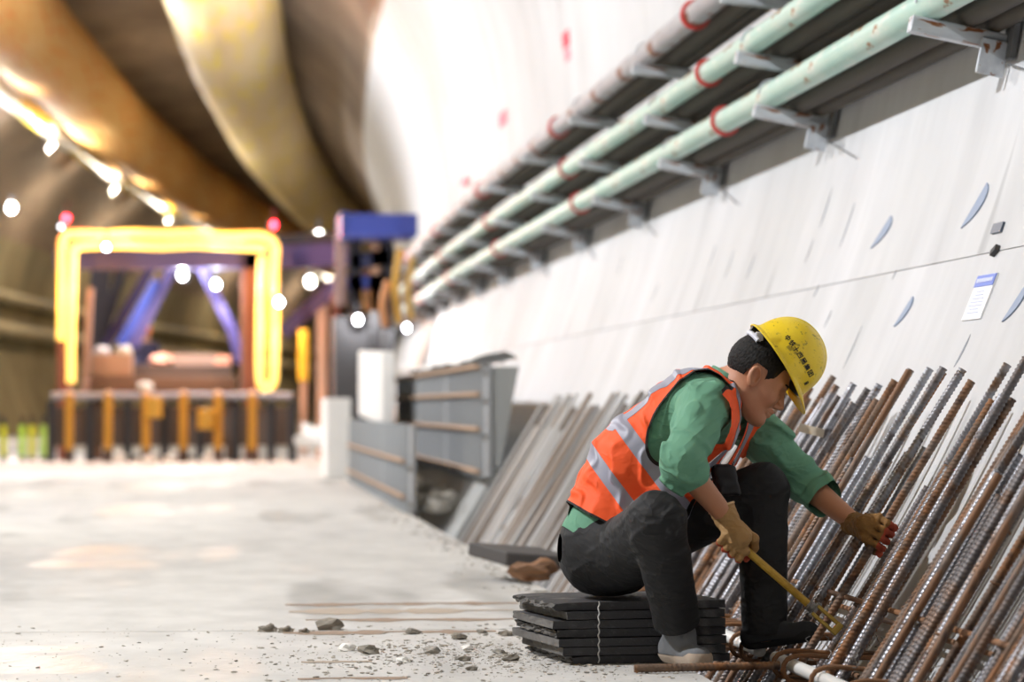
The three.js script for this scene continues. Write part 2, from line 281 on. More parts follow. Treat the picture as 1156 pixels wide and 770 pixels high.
// ------------------------------------------------------------------ marks, plates and a notice on the right wall
{
  const wr = scene.getObjectByName('wall_right');
  function plate(name, px, py, shape, depth, mat, rot = 0, parent = wr, lift = 0) {   // a flat piece on the wall, outline in metres (along the tunnel, up the wall)
    const p = onWall(px, py), n = V(XC - p.x, YC - p.y, 0).normalize(), along = V(0, 0, 1), up = V().crossVectors(n, along).normalize();
    if (up.y < 0) up.negate(); const side = V().crossVectors(up, n);
    const g = new THREE.ExtrudeGeometry(shape, { depth, bevelEnabled: false });
    const m = mesh(name, g, mat, parent); m.matrixAutoUpdate = true;
    m.quaternion.setFromRotationMatrix(new THREE.Matrix4().makeBasis(side, up, n)); m.rotateZ(rot);
    m.position.copy(p).addScaledVector(n, lift - 0.002);
    return m;
  }
  const rect = (w, h) => new THREE.Shape([[-w / 2, -h / 2], [w / 2, -h / 2], [w / 2, h / 2], [-w / 2, h / 2]].map(a => new THREE.Vector2(...a)));
  const moon = (w, h) => { const s = new THREE.Shape(); s.moveTo(-w / 2, -h / 2); s.bezierCurveTo(w * 0.35, -h * 0.3, w * 0.75, h * 0.3, w / 4, h / 2); s.lineTo(-w / 2, -h / 2); return s; };
  const mBlue = M(0x8e9db6, 0.6), mDk = M(0x868d98, 0.7), mPink = M(0xe88a9a, 0.8), mRedP = M(0xd9445a, 0.8), mMetal = M(0x56606e, 0.4, { metalness: 0.5 });
  for (const [x, y, w, h] of [[1103, 232, 0.24, 0.16], [997, 262, 0.26, 0.13], [1022, 352, 0.16, 0.12], [1148, 342, 0.16, 0.13]]) plate('repair_patch', x, y, moon(w, h), 0.008, mBlue);
  for (const [x, y, w, h] of [[1087, 396, 0.1, 0.12], [933, 234, 0.1, 0.2], [957, 254, 0.09, 0.21], [914, 283, 0.08, 0.12], [848, 300, 0.09, 0.14], [824, 298, 0.09, 0.16], [804, 290, 0.08, 0.14], [935, 360, 0.07, 0.08], [963, 392, 0.06, 0.19], [922, 328, 0.06, 0.06], [1010, 310, 0.05, 0.04], [740, 330, 0.1, 0.12], [700, 300, 0.12, 0.14]]) plate('scrape_mark', x, y, moon(w * 0.45, h), 0.004, mDk);
  for (const [x, y, w, h, mm] of [[639, 44, 0.5, 0.18, mRedP], [641, 62, 0.4, 0.1, mPink], [567, 134, 0.8, 0.14, mPink], [523, 205, 0.9, 0.1, mPink]]) plate('paint_mark', x, y, rect(w, h), 0.003, mm);
  const sq = plate('fixing_plate', 1128, 258, rect(0.13, 0.036), 0.012, mMetal, 0, null); tag(sq, 'small square dark metal plate fixed to the white wall', 'plate');
  const hole = plate('wall_anchor', 1126, 284, rect(0.05, 0.022), 0.02, M(0x3a3a3c, 0.7), 0.4, null); tag(hole, 'tiny dark anchor on the joint under the metal plate', 'anchor');
  const bd = plate('notice_board', 1108, 336, rect(0.25, 0.165), 0.01, M(0xf4f6fa, 0.3), 0, null); tag(bd, 'white notice with a blue heading stuck on the right wall', 'notice');
  const hd = new THREE.Mesh(new THREE.BoxGeometry(0.246, 0.042, 0.004).translate(0, 0.059, 0.011), M(0x4a6fd0, 0.4)); hd.name = 'heading'; bd.add(hd);
  for (let k = 0; k < 7; k++) { const l = new THREE.Mesh(new THREE.BoxGeometry(0.02, 0.014, 0.003).translate(-0.09 + k * 0.03, 0.06, 0.0135), M(0xdfe8ff, 0.4)); l.name = 'heading_character'; bd.add(l); }
  for (let k = 0; k < 7; k++) { const l = new THREE.Mesh(new THREE.BoxGeometry(rr(0.1, 0.2), 0.003, 0.003).translate(-0.01, 0.02 - k * 0.013, 0.0105), M(0xb9c6e4, 0.4)); l.name = 'text_line'; bd.add(l); }
}
// ------------------------------------------------------------------ reinforcing bars along the foot of the right wall
const BARX = h => 1.725 + 0.625 * h;               // the row leans out with the wall
function ribbed(L, r, pitch, rib, seg = 9) {       // deformed bar: inclined ribs all along, sawn ends
  const pos = [], uv = [], idx = [], rows = [];
  for (let y = 0; y < L; y += pitch) rows.push([y, 0], [y + pitch * 0.35, 0], [y + pitch * 0.52, 1], [y + pitch * 0.75, 1]);
  rows.push([L, 0]);
  rows.forEach(([y, k]) => { for (let i = 0; i <= seg; i++) { const a = i / seg * Math.PI * 2, R = r + k * rib * Math.abs(Math.cos(a)) ** 0.5; pos.push(R * Math.cos(a), y + (y > pitch && y < L - pitch ? 0.0055 * Math.sin(a) : 0), R * Math.sin(a)); uv.push(i / seg * 0.3, y); } });
  const c = seg + 1;
  for (let k = 0; k < rows.length - 1; k++) for (let i = 0; i < seg; i++) { const a = k * c + i, b = a + c; idx.push(a, b, a + 1, a + 1, b, b + 1); }
  for (const [k, f] of [[0, 1], [rows.length - 1, 0]]) { const o = pos.length / 3; pos.push(0, rows[k][0], 0); uv.push(0, 0); for (let i = 0; i <= seg; i++) { const a = i / seg * Math.PI * 2; pos.push(r * Math.cos(a), rows[k][0], r * Math.sin(a)); uv.push(0.1, 0.1); } for (let i = 0; i < seg; i++) f ? idx.push(o, o + 1 + i, o + 2 + i) : idx.push(o, o + 2 + i, o + 1 + i); }
  const g = new THREE.BufferGeometry(); g.setAttribute('position', new THREE.Float32BufferAttribute(pos, 3)); g.setAttribute('uv', new THREE.Float32BufferAttribute(uv, 2)); g.setIndex(idx);
  g.computeVertexNormals(); return g;
}
const rm = (t, rough, metal) => M(0xffffff, rough, { map: t, metalness: metal, bumpMap: T.grain, bumpScale: 0.0006 });
const BARM = [
  rm(rustTex(201, [116, 116, 120], [112, 86, 66], 0.38), 0.4, 0.6), rm(rustTex(211, [98, 96, 98], [116, 90, 70], 0.42), 0.45, 0.45),
  rm(rustTex(221, [104, 90, 80], [132, 96, 68], 0.5), 0.65, 0.15), rm(rustTex(231, [130, 132, 138], [112, 94, 80], 0.25), 0.36, 0.7),
  rm(rustTex(241, [98, 80, 66], [146, 100, 62], 0.55), 0.7, 0.1), rm(rustTex(251, [84, 80, 80], [106, 82, 66], 0.4), 0.48, 0.4)];
const DUSTM = [M(0x9a9896, 0.8), M(0xbab8b6, 0.85), M(0x7c7168, 0.8), M(0xd2d0cd, 0.85), M(0x948476, 0.8)];
const RUST = rm(rustTex(261, [112, 84, 62], [140, 98, 64], 0.5), 0.8, 0.05);
const barGeos = [1.36, 1.3, 1.24, 1.05, 1.0, 0.92].map(L => ribbed(L, 0.0122, 0.0135, 0.0022));
const plainGeos = [1.34, 1.26, 1.0].map(L => new THREE.CylinderGeometry(0.0118, 0.0118, L, 12).translate(0, L / 2, 0));
const smallGeos = [1.3, 1.22, 1.05].map(L => new THREE.CylinderGeometry(0.013, 0.013, L, 8).translate(0, L / 2, 0));
const barLabel = 'leaning steel reinforcing bar in the row along the foot of the right wall';
const BARS = [], HS = [-0.24, -0.1, 0.04, 0.18, 0.34, 0.5, 0.66, 0.8];
function axisAt(m, h) { const e = m.userData.axis; return [e.b.x + e.u.x * (h - e.b.y) / e.u.y, e.b.z + e.u.z * (h - e.b.y) / e.u.y]; }
function clash(m) {                                // would this bar cut through one that stands already?
  m.updateMatrixWorld(true); const b = m.position.clone(), u = m.localToWorld(V(0, 1, 0)).sub(b); Object.defineProperty(m.userData, 'axis', { value: { b, u }, enumerable: false });
  return BARS.some(o => Math.abs(o.position.z - b.z) < 0.2 && HS.some(h => { const p = axisAt(m, h), q = axisAt(o, h); return Math.hypot((p[0] - q[0]) * 0.84, p[1] - q[1]) < 0.0302; }));
}
const clearOfBars = (x, y, z, r) => BARS.every(o => { const p = axisAt(o, y); return Math.hypot((p[0] - x) * 0.84, p[1] - z) > 0.0155 + r; });
function bar(d, x0, lean, geo, mat, skew = 0) {
  const m = mesh('reinforcing_bar', geo, mat); tag(m, barLabel, 'rebar', 'reinforcing bars along the right wall');
  m.position.set(x0, -0.26, -d); m.rotation.order = 'ZXY'; m.rotation.z = -(Math.PI / 2 - rad(lean)); m.rotation.x = skew; m.rotation.y = rr(0, 6.28);
  if (clash(m)) { scene.remove(m); names.reinforcing_bar--; return null; }
  BARS.push(m); return m;
}
const bottomX = BARX(-0.26);
const GRIP = P(993, 602, 8.86);                    // where the left glove closes on a bar
{
  let d = 6.35;
  while (d < 12.4) {
    const tall = rnd() < 0.78, plain = rnd() < 0.2;
    const geo = plain ? plainGeos[tall ? Math.floor(rr(0, 2)) : 2] : barGeos[(tall ? 0 : 3) + Math.floor(rr(0, 3))];
    const x = bottomX + rr(-0.02, 0.025);
    if (d < 8.46 || d > 9.06) {
      const ln = rr(57, 59.5), sk = rr(-0.035, 0.035); bar(d, x, ln, geo, BARM[Math.floor(rnd() * 6)], sk);
      if (rnd() < 0.55) bar(d + 0.0305, x, ln, barGeos[Math.floor(rr(0, 6))], BARM[Math.floor(rnd() * 6)], sk);
      if (rnd() < 0.75) bar(d + rr(0.03, 0.06), x + rr(0.07, 0.13), rr(57.5, 59.5), barGeos[Math.floor(rr(1, 6))], BARM[Math.floor(rnd() * 6)], rr(-0.05, 0.05));
    }
    d += rr(0.08, 0.135);
  }
  const lean = 58.2, tx = GRIP.x - (GRIP.y + 0.26) / Math.tan(rad(lean));
  bar(-GRIP.z, tx, lean, barGeos[1], BARM[2], 0);
  for (const [dd, k] of [[8.5, 1], [8.58, 2], [8.66, 4], [8.73, 0], [8.80, 5], [9.12, 1]]) bar(dd, bottomX + 0.075, 58.4, barGeos[k], BARM[k], 0);
  while (d < 20.1) {                               // the dusty far part of the row
    const n = rnd() < 0.5 ? 2 : 1;
    const ln = rr(56.5, 59.5), sk = rr(-0.04, 0.04), x = bottomX + rr(-0.02, 0.03); for (let k = 0; k < n; k++) bar(d + k * 0.035, x, ln, smallGeos[Math.floor(rr(0, 3))], DUSTM[Math.floor(rnd() * 5)], sk);
    d += rr(0.07, 0.14);
  }
}
// white plastic pipe that the hooked bars wrap round, the hooks, lengthwise bars, tie wire
{
  const mPvc = M(0xe2e2de, 0.45);
  tag(mesh('plastic_pipe', smooth(sweep(ring(1.672, 0.018, 0.02, 14), [6.2, 8.86])), mPvc), 'nearer length of white plastic pipe held by rusty hooks right of the shoe', 'pipe');
  tag(mesh('plastic_pipe', smooth(sweep(ring(1.672, 0.018, 0.02, 14), [9.13, 12.6])), mPvc), 'farther length of white plastic pipe under hooks between the legs', 'pipe');
  const pts = [[0.30, 0.055, 0], [0.12, 0.058, 0.004], [0.01, 0.064, 0], [-0.03, 0.05, 0], [-0.039, 0.022, 0.002], [-0.024, -0.006, 0.003], [0.03, -0.014, 0.004], [0.2, -0.02, 0.004]].map(p => V(p[0], p[1], p[2]));
  const hook = new THREE.TubeGeometry(new THREE.CatmullRomCurve3(pts), 36, 0.0075, 7);
  for (let d = 6.4, last = 0; d < 12.4; d += 0.008) {
    if (d - last < 0.085 || (d > 8.8 && d < 9.2) || ![[0.02, 0.05], [0.07, 0.048], [0.13, 0.047], [0.2, 0.045], [0.28, 0.043], [0.04, -0.027], [0.1, -0.029], [0.18, -0.031]].every(([x, y]) => clearOfBars(1.672 + x, y, -d, 0.0155))) continue; last = d;
    const h = mesh('hooked_bar', hook, rnd() < 0.8 ? RUST : BARM[4]); tag(h, 'thin rusty hooked bar bent round the white plastic pipe', 'rebar', 'hooked bars round the plastic pipe');
    h.position.set(1.672, -0.012 + rr(-0.001, 0.001), -d);
  }
  const lay = [[2.0, 0.13, 'lowest rusty lengthwise bar tied behind the leaning bars'], [1.885, 0.2, 'second rusty lengthwise bar tied behind the leaning bars'], [2.02, 0.02, 'rusty lengthwise bar lying at the foot of the wall'], [1.9, -0.03, 'rusty lengthwise bar lying under the hooks']];
  for (const [x, y, l] of lay) tag(mesh('lengthwise_bar', smooth(sweep(ring(x, y, 0.0085, 8), range(6.2, 20.4, 0.7))), RUST), l, 'rebar');
  const mWire = M(0x8a8580, 0.5, { metalness: 0.6 });
  for (let k = 0; k < 46; k++) {                   // twisted ends of tie wire
    let d = rr(7.2, 10.6), x = rr(1.71, 1.98); for (let i = 0; i < 30 && !(clearOfBars(x, 0.08, -d, 0.03) && (d < 8.8 || d > 9.2)); i++) { d = rr(7.2, 10.6); x = rr(1.71, 1.98); } const p = []; let q = V(0, 0, 0);
    for (let i = 0; i < 6; i++) { p.push(q.clone()); q.add(V(rr(-0.012, 0.012), rr(-0.002, 0.016), rr(-0.012, 0.012))); }
    const w = mesh('thin_wire', new THREE.TubeGeometry(new THREE.CatmullRomCurve3(p), 14, 0.0016, 4), mWire); w.position.set(x, 0.066, -d); tag(w, 'loose twisted end of tie wire among the hooked bars', 'wire', 'tie wire ends');
  }
  for (let k = 0; k < 22; k++) {                   // tie knots on the lengthwise bar crossing
    const b = BARS[Math.floor(rr(4, 96))], w = mesh('tie_knot', new THREE.TorusGeometry(0.0145, 0.0032, 6, 12).rotateX(Math.PI / 2 + 0.3), RUST); b.updateMatrixWorld(true); w.position.copy(b.localToWorld(V(0, rr(0.5, 0.85), 0))); w.quaternion.copy(b.quaternion); tag(w, 'rusty tie knot wound on a leaning bar', 'wire', 'tie knots on the bars');
  }
  // paper tag caught on the bars right of the helmet
  const tp = P(916, 486, 10.3), tg = new THREE.PlaneGeometry(0.095, 0.03, 14, 4), pa = tg.attributes.position;
  for (let i = 0; i < pa.count; i++) pa.setZ(i, 0.006 * Math.sin(pa.getX(i) * 90) + 0.004 * n3(pa.getX(i) * 60, pa.getY(i) * 60, 1));
  tg.computeVertexNormals(); const pt = mesh('torn_tape', tg, M(0xcabda8, 0.8)); pt.position.copy(tp); pt.rotation.z = -0.25; tag(pt, 'torn strip of pale tape across the bars behind the helmet', 'tape');
  // steel rod lying from the floor edge over the trough
  const a = P(716, 759, 8.58), rod = mesh('steel_rod', ribbed(0.42, 0.0115, 0.0135, 0.0014), BARM[4]); rod.position.set(a.x, 0.0145, -8.58); rod.rotation.set(0, 0.03, -Math.PI / 2 + 0.01);
  tag(rod, 'rusty steel rod lying on the floor edge in front of the shoe', 'rebar');
}
// rubble and scrap in the trough beyond the man
function rock(r, s, det = 1) {
  const g0 = new THREE.IcosahedronGeometry(r, det), p = g0.attributes.position;
  for (let i = 0; i < p.count; i++) { const x = p.getX(i), y = p.getY(i), z = p.getZ(i), k = 1 + 0.8 * n3(x / r * 1.3 + s * 3.1, y / r * 1.3 + s, z / r * 1.3); p.setXYZ(i, x * k * 1.15, Math.max(y * k * 0.7, -r * 0.45), z * k); }
  g0.computeVertexNormals(); return g0;
}
const mStone = M(0xffffff, 0.9, { map: T.stone }), mStoneD = M(0xd6d2ca, 0.9, { map: T.stone }), mChalk = M(0xf2f0ea, 0.85);
{
  const rg = [0, 1, 2, 3].map(k => rock(0.13, k + 1));
  const heap = [];
  for (let k = 0; k < 26; k++) {
    let d, s, x, n = 0; do { d = rr(20.8, 25.5); s = rr(0.35, 0.7); x = rr(1.52, 1.76); } while (n++ < 200 && heap.some(h => Math.hypot(h[0] - x, (h[1] - d)) < 0.19 * (s + h[2]))); if (n > 200) continue; heap.push([x, d, s]);
    const m = mesh('broken_concrete', rg[k % 4], k % 3 ? mStone : mChalk); m.scale.setScalar(s); m.position.set(x - 0.09 * s - 0.05, (x - 1.55) * 1.65 - 0.22 + 0.05, -d); m.rotation.y = rr(0, 6);
    tag(m, 'lump of broken concrete heaped below the mesh panels', 'rubble', 'broken concrete below the mesh panels');
  }
  const pl = mesh('dark_plank', new RoundedBoxGeometry(0.34, 0.06, 0.5, 2, 0.01), M(0x4a4644, 0.8)); pl.position.copy(P(590, 628, 13.2)); pl.rotation.set(0.05, 0.25, -0.1); tag(pl, 'short dark plank leaning at the floor edge behind the seated man', 'plank');
  const pr = mesh('rusty_block', rock(0.085, 9, 2), RUST); pr.position.copy(P(604, 645, 12.4)); tag(pr, 'rusty orange lump at the floor edge behind the seated man', 'scrap');
}
// ------------------------------------------------------------------ the stack of black boards
{
  const mR = M(0xffffff, 0.72, { map: T.rubber, bumpMap: T.grain, bumpScale: 0.002 }), mEnd = M(0x9a9a9c, 0.9, { map: T.stone, bumpMap: T.grain, bumpScale: 0.003 });
  function board(w, t, dp, ragged, s) {            // left end broken and ragged, the rest sawn square
    const nx = 26, ny = 5, nz = 26, g = new THREE.BoxGeometry(w, t, dp, nx, ny, nz), p = g.attributes.position;
    for (let i = 0; i < p.count; i++) {
      let x = p.getX(i), y = p.getY(i), z = p.getZ(i); const e = sstep(-w / 2 + 0.06, -w / 2, x);
      x += e * ragged * (0.018 * n3(z * 40 + s, y * 90, s) + 0.01 * n3(z * 120, y * 200, s));
      y += e * ragged * -Math.sign(y) * (0.006 * Math.abs(n3(z * 60, x * 60, s * 2)) + (y > 0 ? 0.012 * Math.abs(n3(z * 50 + 3, s, 1)) : 0)) + 0.0005 * n3(x * 8, z * 8, s) + (y > 0 ? 0.0004 * n3(x * 60, z * 60, s) : 0);
      z += 0.002 * n3(x * 12, y * 40, s + 7);
      p.setXYZ(i, x, y, z);
    }
    for (let i = 0; i < p.count; i++) { const uv = g.attributes.uv; uv.setXY(i, p.getX(i) * 2 + p.getY(i), p.getZ(i) * 2 + p.getY(i) * 2); }
    const cut = (keep) => { const h = g.clone(), ix = []; g.groups.forEach((q, k) => { if ((k === 1) === keep) for (let i = q.start; i < q.start + q.count; i++) ix.push(g.index.array[i]); }); h.setIndex(ix); h.clearGroups(); return creased(h, 0.7); };
    return [cut(false), cut(true)];
  }
  const t = 0.0268, c = P(627, 690, 8.92);
  const L = [[0.045, 0.5, 0.1], [-0.005, 0.49, 1], [0.004, 0.5, 0.1], [-0.022, 0.52, 0.2], [-0.022, 0.51, 1], [-0.044, 0.52, 0.2], [-0.01, 0.46, 0.4], [-0.048, 0.53, 1]];
  const lab = ['bottom black board of the stack, ragged at its left end', 'second black board from the bottom of the stack', 'third black board from the bottom of the stack', 'fourth black board from the bottom of the stack with a ragged end', 'fifth black board from the bottom of the stack, jutting left', 'sixth black board from the bottom, set back under the top one', 'top black board of the stack that the man sits on, broken at the left'];
  const order = [[0.0, 0.5, 1], [-0.022, 0.51, 0.1], [-0.045, 0.53, 0.15], [-0.04, 0.53, 0.9], [-0.052, 0.54, 0.2], [-0.02, 0.50, 0.2], [-0.05, 0.54, 1]];
  order.forEach(([dx, w, rag], k) => {
    const m = thing('rubber_board', lab[k], 'board', [0, 0, 0], 'stack of black boards'), [g0, g1] = board(w, t - 0.0030, 0.47 + 0.02 * ((k * 7) % 3), rag, k * 3.7 + 1); mesh('slab', g0, mR, m); mesh('broken_edge', g1, mEnd, m).userData.label = 'dusty grey broken edge';
    m.rotation.y = 0.16 + [0.02, -0.01, 0.015, 0.0, -0.015, 0.02, 0.0][k]; m.position.set(c.x + w / 2 + dx, t * (k + 0.5), -8.92 - 0.235 + [0, 0.004, -0.006, 0.003, 0.006, -0.012, 0][k]);
  });
  const wp = []; for (let i = 0; i <= 20; i++) wp.push(V(0.0022 * Math.sin(i * 2.1), 0.185 - i * 0.0092, 0.0022 * Math.cos(i * 2.1)));
  const w = mesh('binding_wire', new THREE.TubeGeometry(new THREE.CatmullRomCurve3(wp), 60, 0.0022, 5), M(0xd8d8d4, 0.5)); w.position.copy(P(676, 751, 8.885)); w.position.y = 0.004; tag(w, 'twisted pale binding wire hanging down the front of the stack', 'wire');
}
// ------------------------------------------------------------------ grit and dirt on the floor
{
  const pg = [0, 1, 2, 3, 4].map(k => rock(1, k + 20, 1));
  const chunks = [[372, 711, 0.034, 'dry clod of soil standing alone on the floor left of the grit', mStoneD], [466, 716, 0.018, 'grey stone at the upper edge of the grit', mStoneD], [392, 735, 0.02, 'white chip of plaster on the left of the grit', mChalk], [417, 738, 0.026, 'long grey stone on the left of the grit', mStoneD], [456, 748, 0.016, 'small pointed white chip in the grit', mChalk], [519, 722, 0.02, 'flat grey stone in the middle of the grit', mStoneD], [527, 734, 0.014, 'pale flake in the middle of the grit', mChalk], [544, 715, 0.014, 'round grey stone near the back of the grit', mStoneD], [572, 718, 0.02, 'dark stone close to the left end of the stack', mStoneD], [487, 738, 0.02, 'grey lump in the grit', mStone], [577, 746, 0.018, 'dark chip at the foot of the stack', mStoneD], [533, 757, 0.014, 'dark chip at the lower edge of the grit', mStoneD], [563, 738, 0.016, 'pale stone in the right half of the grit', mStone], [525, 746, 0.016, 'flat dark chip in the right half of the grit', mStoneD]];
  const fd = py => CAMH * F / (py - 460) * 1.0;
  for (const [x, y, s, l, m] of chunks) {
    let d = fd(y); for (let k = 0; k < 4; k++) { const q = P(x, y, d); d += (q.y > 0 ? q.y : q.y) * F / (y - 460) * 0.9; }
    const q = P(x, y, d), o = mesh('stone', pg[Math.floor(rr(0, 5))], m); o.scale.set(s * 1.2, s, s); o.position.set(q.x, s * 0.38, -d); o.rotation.y = rr(0, 6); tag(o, l, 'stone');
  }
  const clod = rock(0.018, 40, 2); const cq = P(366, 708, 10.3); for (let k = 0; k < 3; k++) { const o = mesh('stone', clod, mStoneD); o.scale.setScalar(0.8 + 0.3 * k); o.position.set(cq.x - 0.07 - k * 0.06, 0.009, -10.2 - k * 0.05); tag(o, 'crumb of the dry clod left of the grit', 'stone', 'crumbs of the dry clod'); }
  const n = 3600, grit = new THREE.InstancedMesh(rock(1, 50, 0), M(0xffffff, 0.95, { map: T.stone }), n), mx = new THREE.Matrix4(), q = new THREE.Quaternion(), col = new THREE.Color();
  for (let i = 0; i < n; i++) {
    let x, d; const u = rnd();
    if (u < 0.72) { const e = (rnd() + rnd() + rnd()) / 3; x = lerp(0.1, 1.36, Math.pow(rnd(), 0.55)); d = 8.1 + e * 2.4; } else if (u < 0.9) { x = rr(-1.2, 1.2); d = rr(7.8, 10.6); } else { x = 1.36 - Math.abs(rr(0, 0.3) * rr(0, 1)); d = rr(9, 24); }
    const s = 0.0016 + 0.006 * Math.pow(rnd(), 5) + (d > 12 ? 0.006 * rnd() : 0); q.setFromAxisAngle(V(0, 1, 0), rnd() * 6.28);
    mx.compose(V(x, s * 0.4, -d), q, V(s * rr(0.9, 1.8), s * rr(0.6, 1), s * rr(0.9, 1.6))); grit.setMatrixAt(i, mx);
    const k = rr(0.75, 1.25); col.setRGB(k, k * 0.97, k * 0.92); grit.setColorAt(i, col);
  }
  grit.name = 'grit'; grit.castShadow = grit.receiveShadow = true; grit.userData = { kind: 'stuff', label: 'grey grit and crushed concrete strewn on the floor', category: 'grit' }; scene.add(grit);
  // smears of brown dirt drawn across the floor
  const mMud = [M(0x9a8674, 0.95), M(0xb0a292, 0.95)];
  const smear = (x0, x1, y, w, l, k) => {
    let d = fd(y); const q0 = P(x0, y, d), q1 = P(x1, y, d), N = 60, pos = [], idx = [];
    for (let i = 0; i <= N; i++) { const u = i / N, x = lerp(q0.x, q1.x, u), hw = w * clamp(0.35 + 0.9 * n3(x * 5, y, 2) + 0.5 * n3(x * 19, y, 3), 0.04, 1) * Math.pow(Math.sin(Math.PI * clamp(u, 0.01, 0.99)), 0.35), c = -d + 0.03 * n3(x * 3, y, 7); pos.push(x, 0.0012, c + hw, x, 0.005, c, x, 0.0012, c - hw); }
    for (let i = 0; i < N; i++) for (let j = 0; j < 2; j++) { const a = i * 3 + j, b = a + 3; idx.push(a, b, a + 1, a + 1, b, b + 1); }
    const g = new THREE.BufferGeometry(); g.setAttribute('position', new THREE.Float32BufferAttribute(pos, 3)); g.setAttribute('uv', new THREE.Float32BufferAttribute(new Float32Array(pos.length / 3 * 2), 2)); g.setIndex(idx);
    tag(mesh('dirt_smear', smooth(g), mMud[k]), l, 'dirt');
  };
  smear(322, 585, 682, 0.15, 'rearmost brown dirt smear left of the stack', 0); smear(326, 580, 690, 0.26, 'broad pale brown dirt smear left of the stack', 1);
  smear(345, 580, 700, 0.1, 'thin brown dirt smear between the broad one and the grit', 0); smear(320, 560, 714, 0.14, 'brown dirt smear along the back of the grit', 0);
  smear(336, 460, 766, 0.06, 'brown dirt smear at the bottom edge of the picture', 0); smear(340, 420, 747, 0.035, 'short brown dirt smear below the white chip', 1);
}
// ------------------------------------------------------------------ mesh panels, blocks and slabs along the right kerb
function bx(w, h, d, x, y, z) { return new THREE.BoxGeometry(w, h, d).translate(x, y, z); }
function rod(a, b, r, n = 8) { const l = a.distanceTo(b), g = new THREE.CylinderGeometry(r, r, l, n); g.applyQuaternion(new THREE.Quaternion().setFromUnitVectors(V(0, 1, 0), b.clone().sub(a).normalize())); const c = a.clone().add(b).multiplyScalar(0.5); return g.translate(c.x, c.y, c.z); }
{
  const mSheet = M(0xa9abad, 0.8), mV = M(0x9a9ea1, 0.7), mO = M(0xae9076, 0.75), mConc = M(0xdadcda, 0.9, { map: T.wall }), mWhite = M(0xf0efec, 0.7);
  function panel(label, x, d0, d1, y0, y1, rails) {
    const t = thing('mesh_panel', label, 'panel');
    const L = d1 - d0, zc = -(d0 + d1) / 2;
    mesh('sheet', bx(0.03, y1 - y0 - 0.02, L, x + 0.05 + bend(d0 + L / 2), (y0 + y1) / 2, zc), mSheet, t);
    for (let d = d0; d <= d1; d += 0.2) mesh('upright_wire', rod(V(x, y0, -d), V(x, y1, -d), 0.012, 6), mV, t);
    for (const y of rails) mesh('rail', rod(V(x - 0.025, y, -d0), V(x - 0.025, y, -d1), 0.017, 8), mO, t);
    for (const d of [d0 + L * 0.33, d0 + L * 0.66]) mesh('post', bx(0.03, y1 - y0, 0.22, x + 0.01, (y0 + y1) / 2, -d), mV, t);
  }
  panel('low grey mesh panel with tan rails standing along the kerb', 1.37, 21.6, 31, 0.0, 0.65, [0.12, 0.38]);
  panel('high grey mesh panel with three tan rails beside the white wall', 1.8, 20.3, 30, 0.28, 1.08, [0.33, 0.62, 0.86, 1.05]);
  const eb = mesh('concrete_end_block', flat(sweep([[1.875, 0.36], [1.93, 0.36], [2.06, 1.05], [1.875, 1.05]], [20.35, 20.9])), mConc); eb.rotation.z = 0; tag(eb, 'grey concrete end block between the high mesh panel and the wall', 'block');
  const under = mesh('concrete_kerb', flat(sweep([[1.55, -0.28], [2.3, -0.28], [2.3, 0.3], [1.9, 0.3]], range(20.6, 40, 2))), mConc); struct(under, 'rough concrete kerb behind the mesh panels');
  // dusty white sheet along the top of the high panel
  const sp = [], si = [], N = 40; for (let i = 0; i <= N; i++) { const d = lerp(20.3, 31, i / N); for (let j = 0; j <= 6; j++) { const u = j / 6; sp.push(1.75 + u * 0.3, 1.1 + 0.05 * Math.sin(u * 3) + 0.03 * n3(d * 1.3, u * 3, 1), -d); } }
  for (let i = 0; i < N; i++) for (let j = 0; j < 6; j++) { const a = i * 7 + j; si.push(a, a + 7, a + 1, a + 1, a + 7, a + 8); }
  const sg = new THREE.BufferGeometry(); sg.setAttribute('position', new THREE.Float32BufferAttribute(sp, 3)); sg.setAttribute('uv', new THREE.Float32BufferAttribute(new Float32Array(sp.length / 3 * 2), 2)); sg.setIndex(si);
  tag(mesh('white_sheet', smooth(sg), mWhite), 'white sheet draped along the top of the high mesh panel', 'sheet');
  const s1 = mesh('white_slab', new RoundedBoxGeometry(0.12, 0.68, 4.4, 2, 0.02), mWhite); s1.position.set(1.52 + 0.02, 0.98, -29.2); s1.rotation.x = 0.02; tag(s1, 'tall white slab standing above the low mesh panel', 'slab');
  const s2 = mesh('white_block', new RoundedBoxGeometry(0.27, 0.87, 1.4, 2, 0.02), mWhite); s2.position.set(1.31, 0.435, -33.1); tag(s2, 'white block standing at the far end of the low mesh panel', 'block');
  const s3 = mesh('white_sack', rock(0.26, 71, 2), mWhite); s3.position.copy(P(360, 495, 38)); tag(s3, 'white sack on the floor left of the white block', 'sack');
}
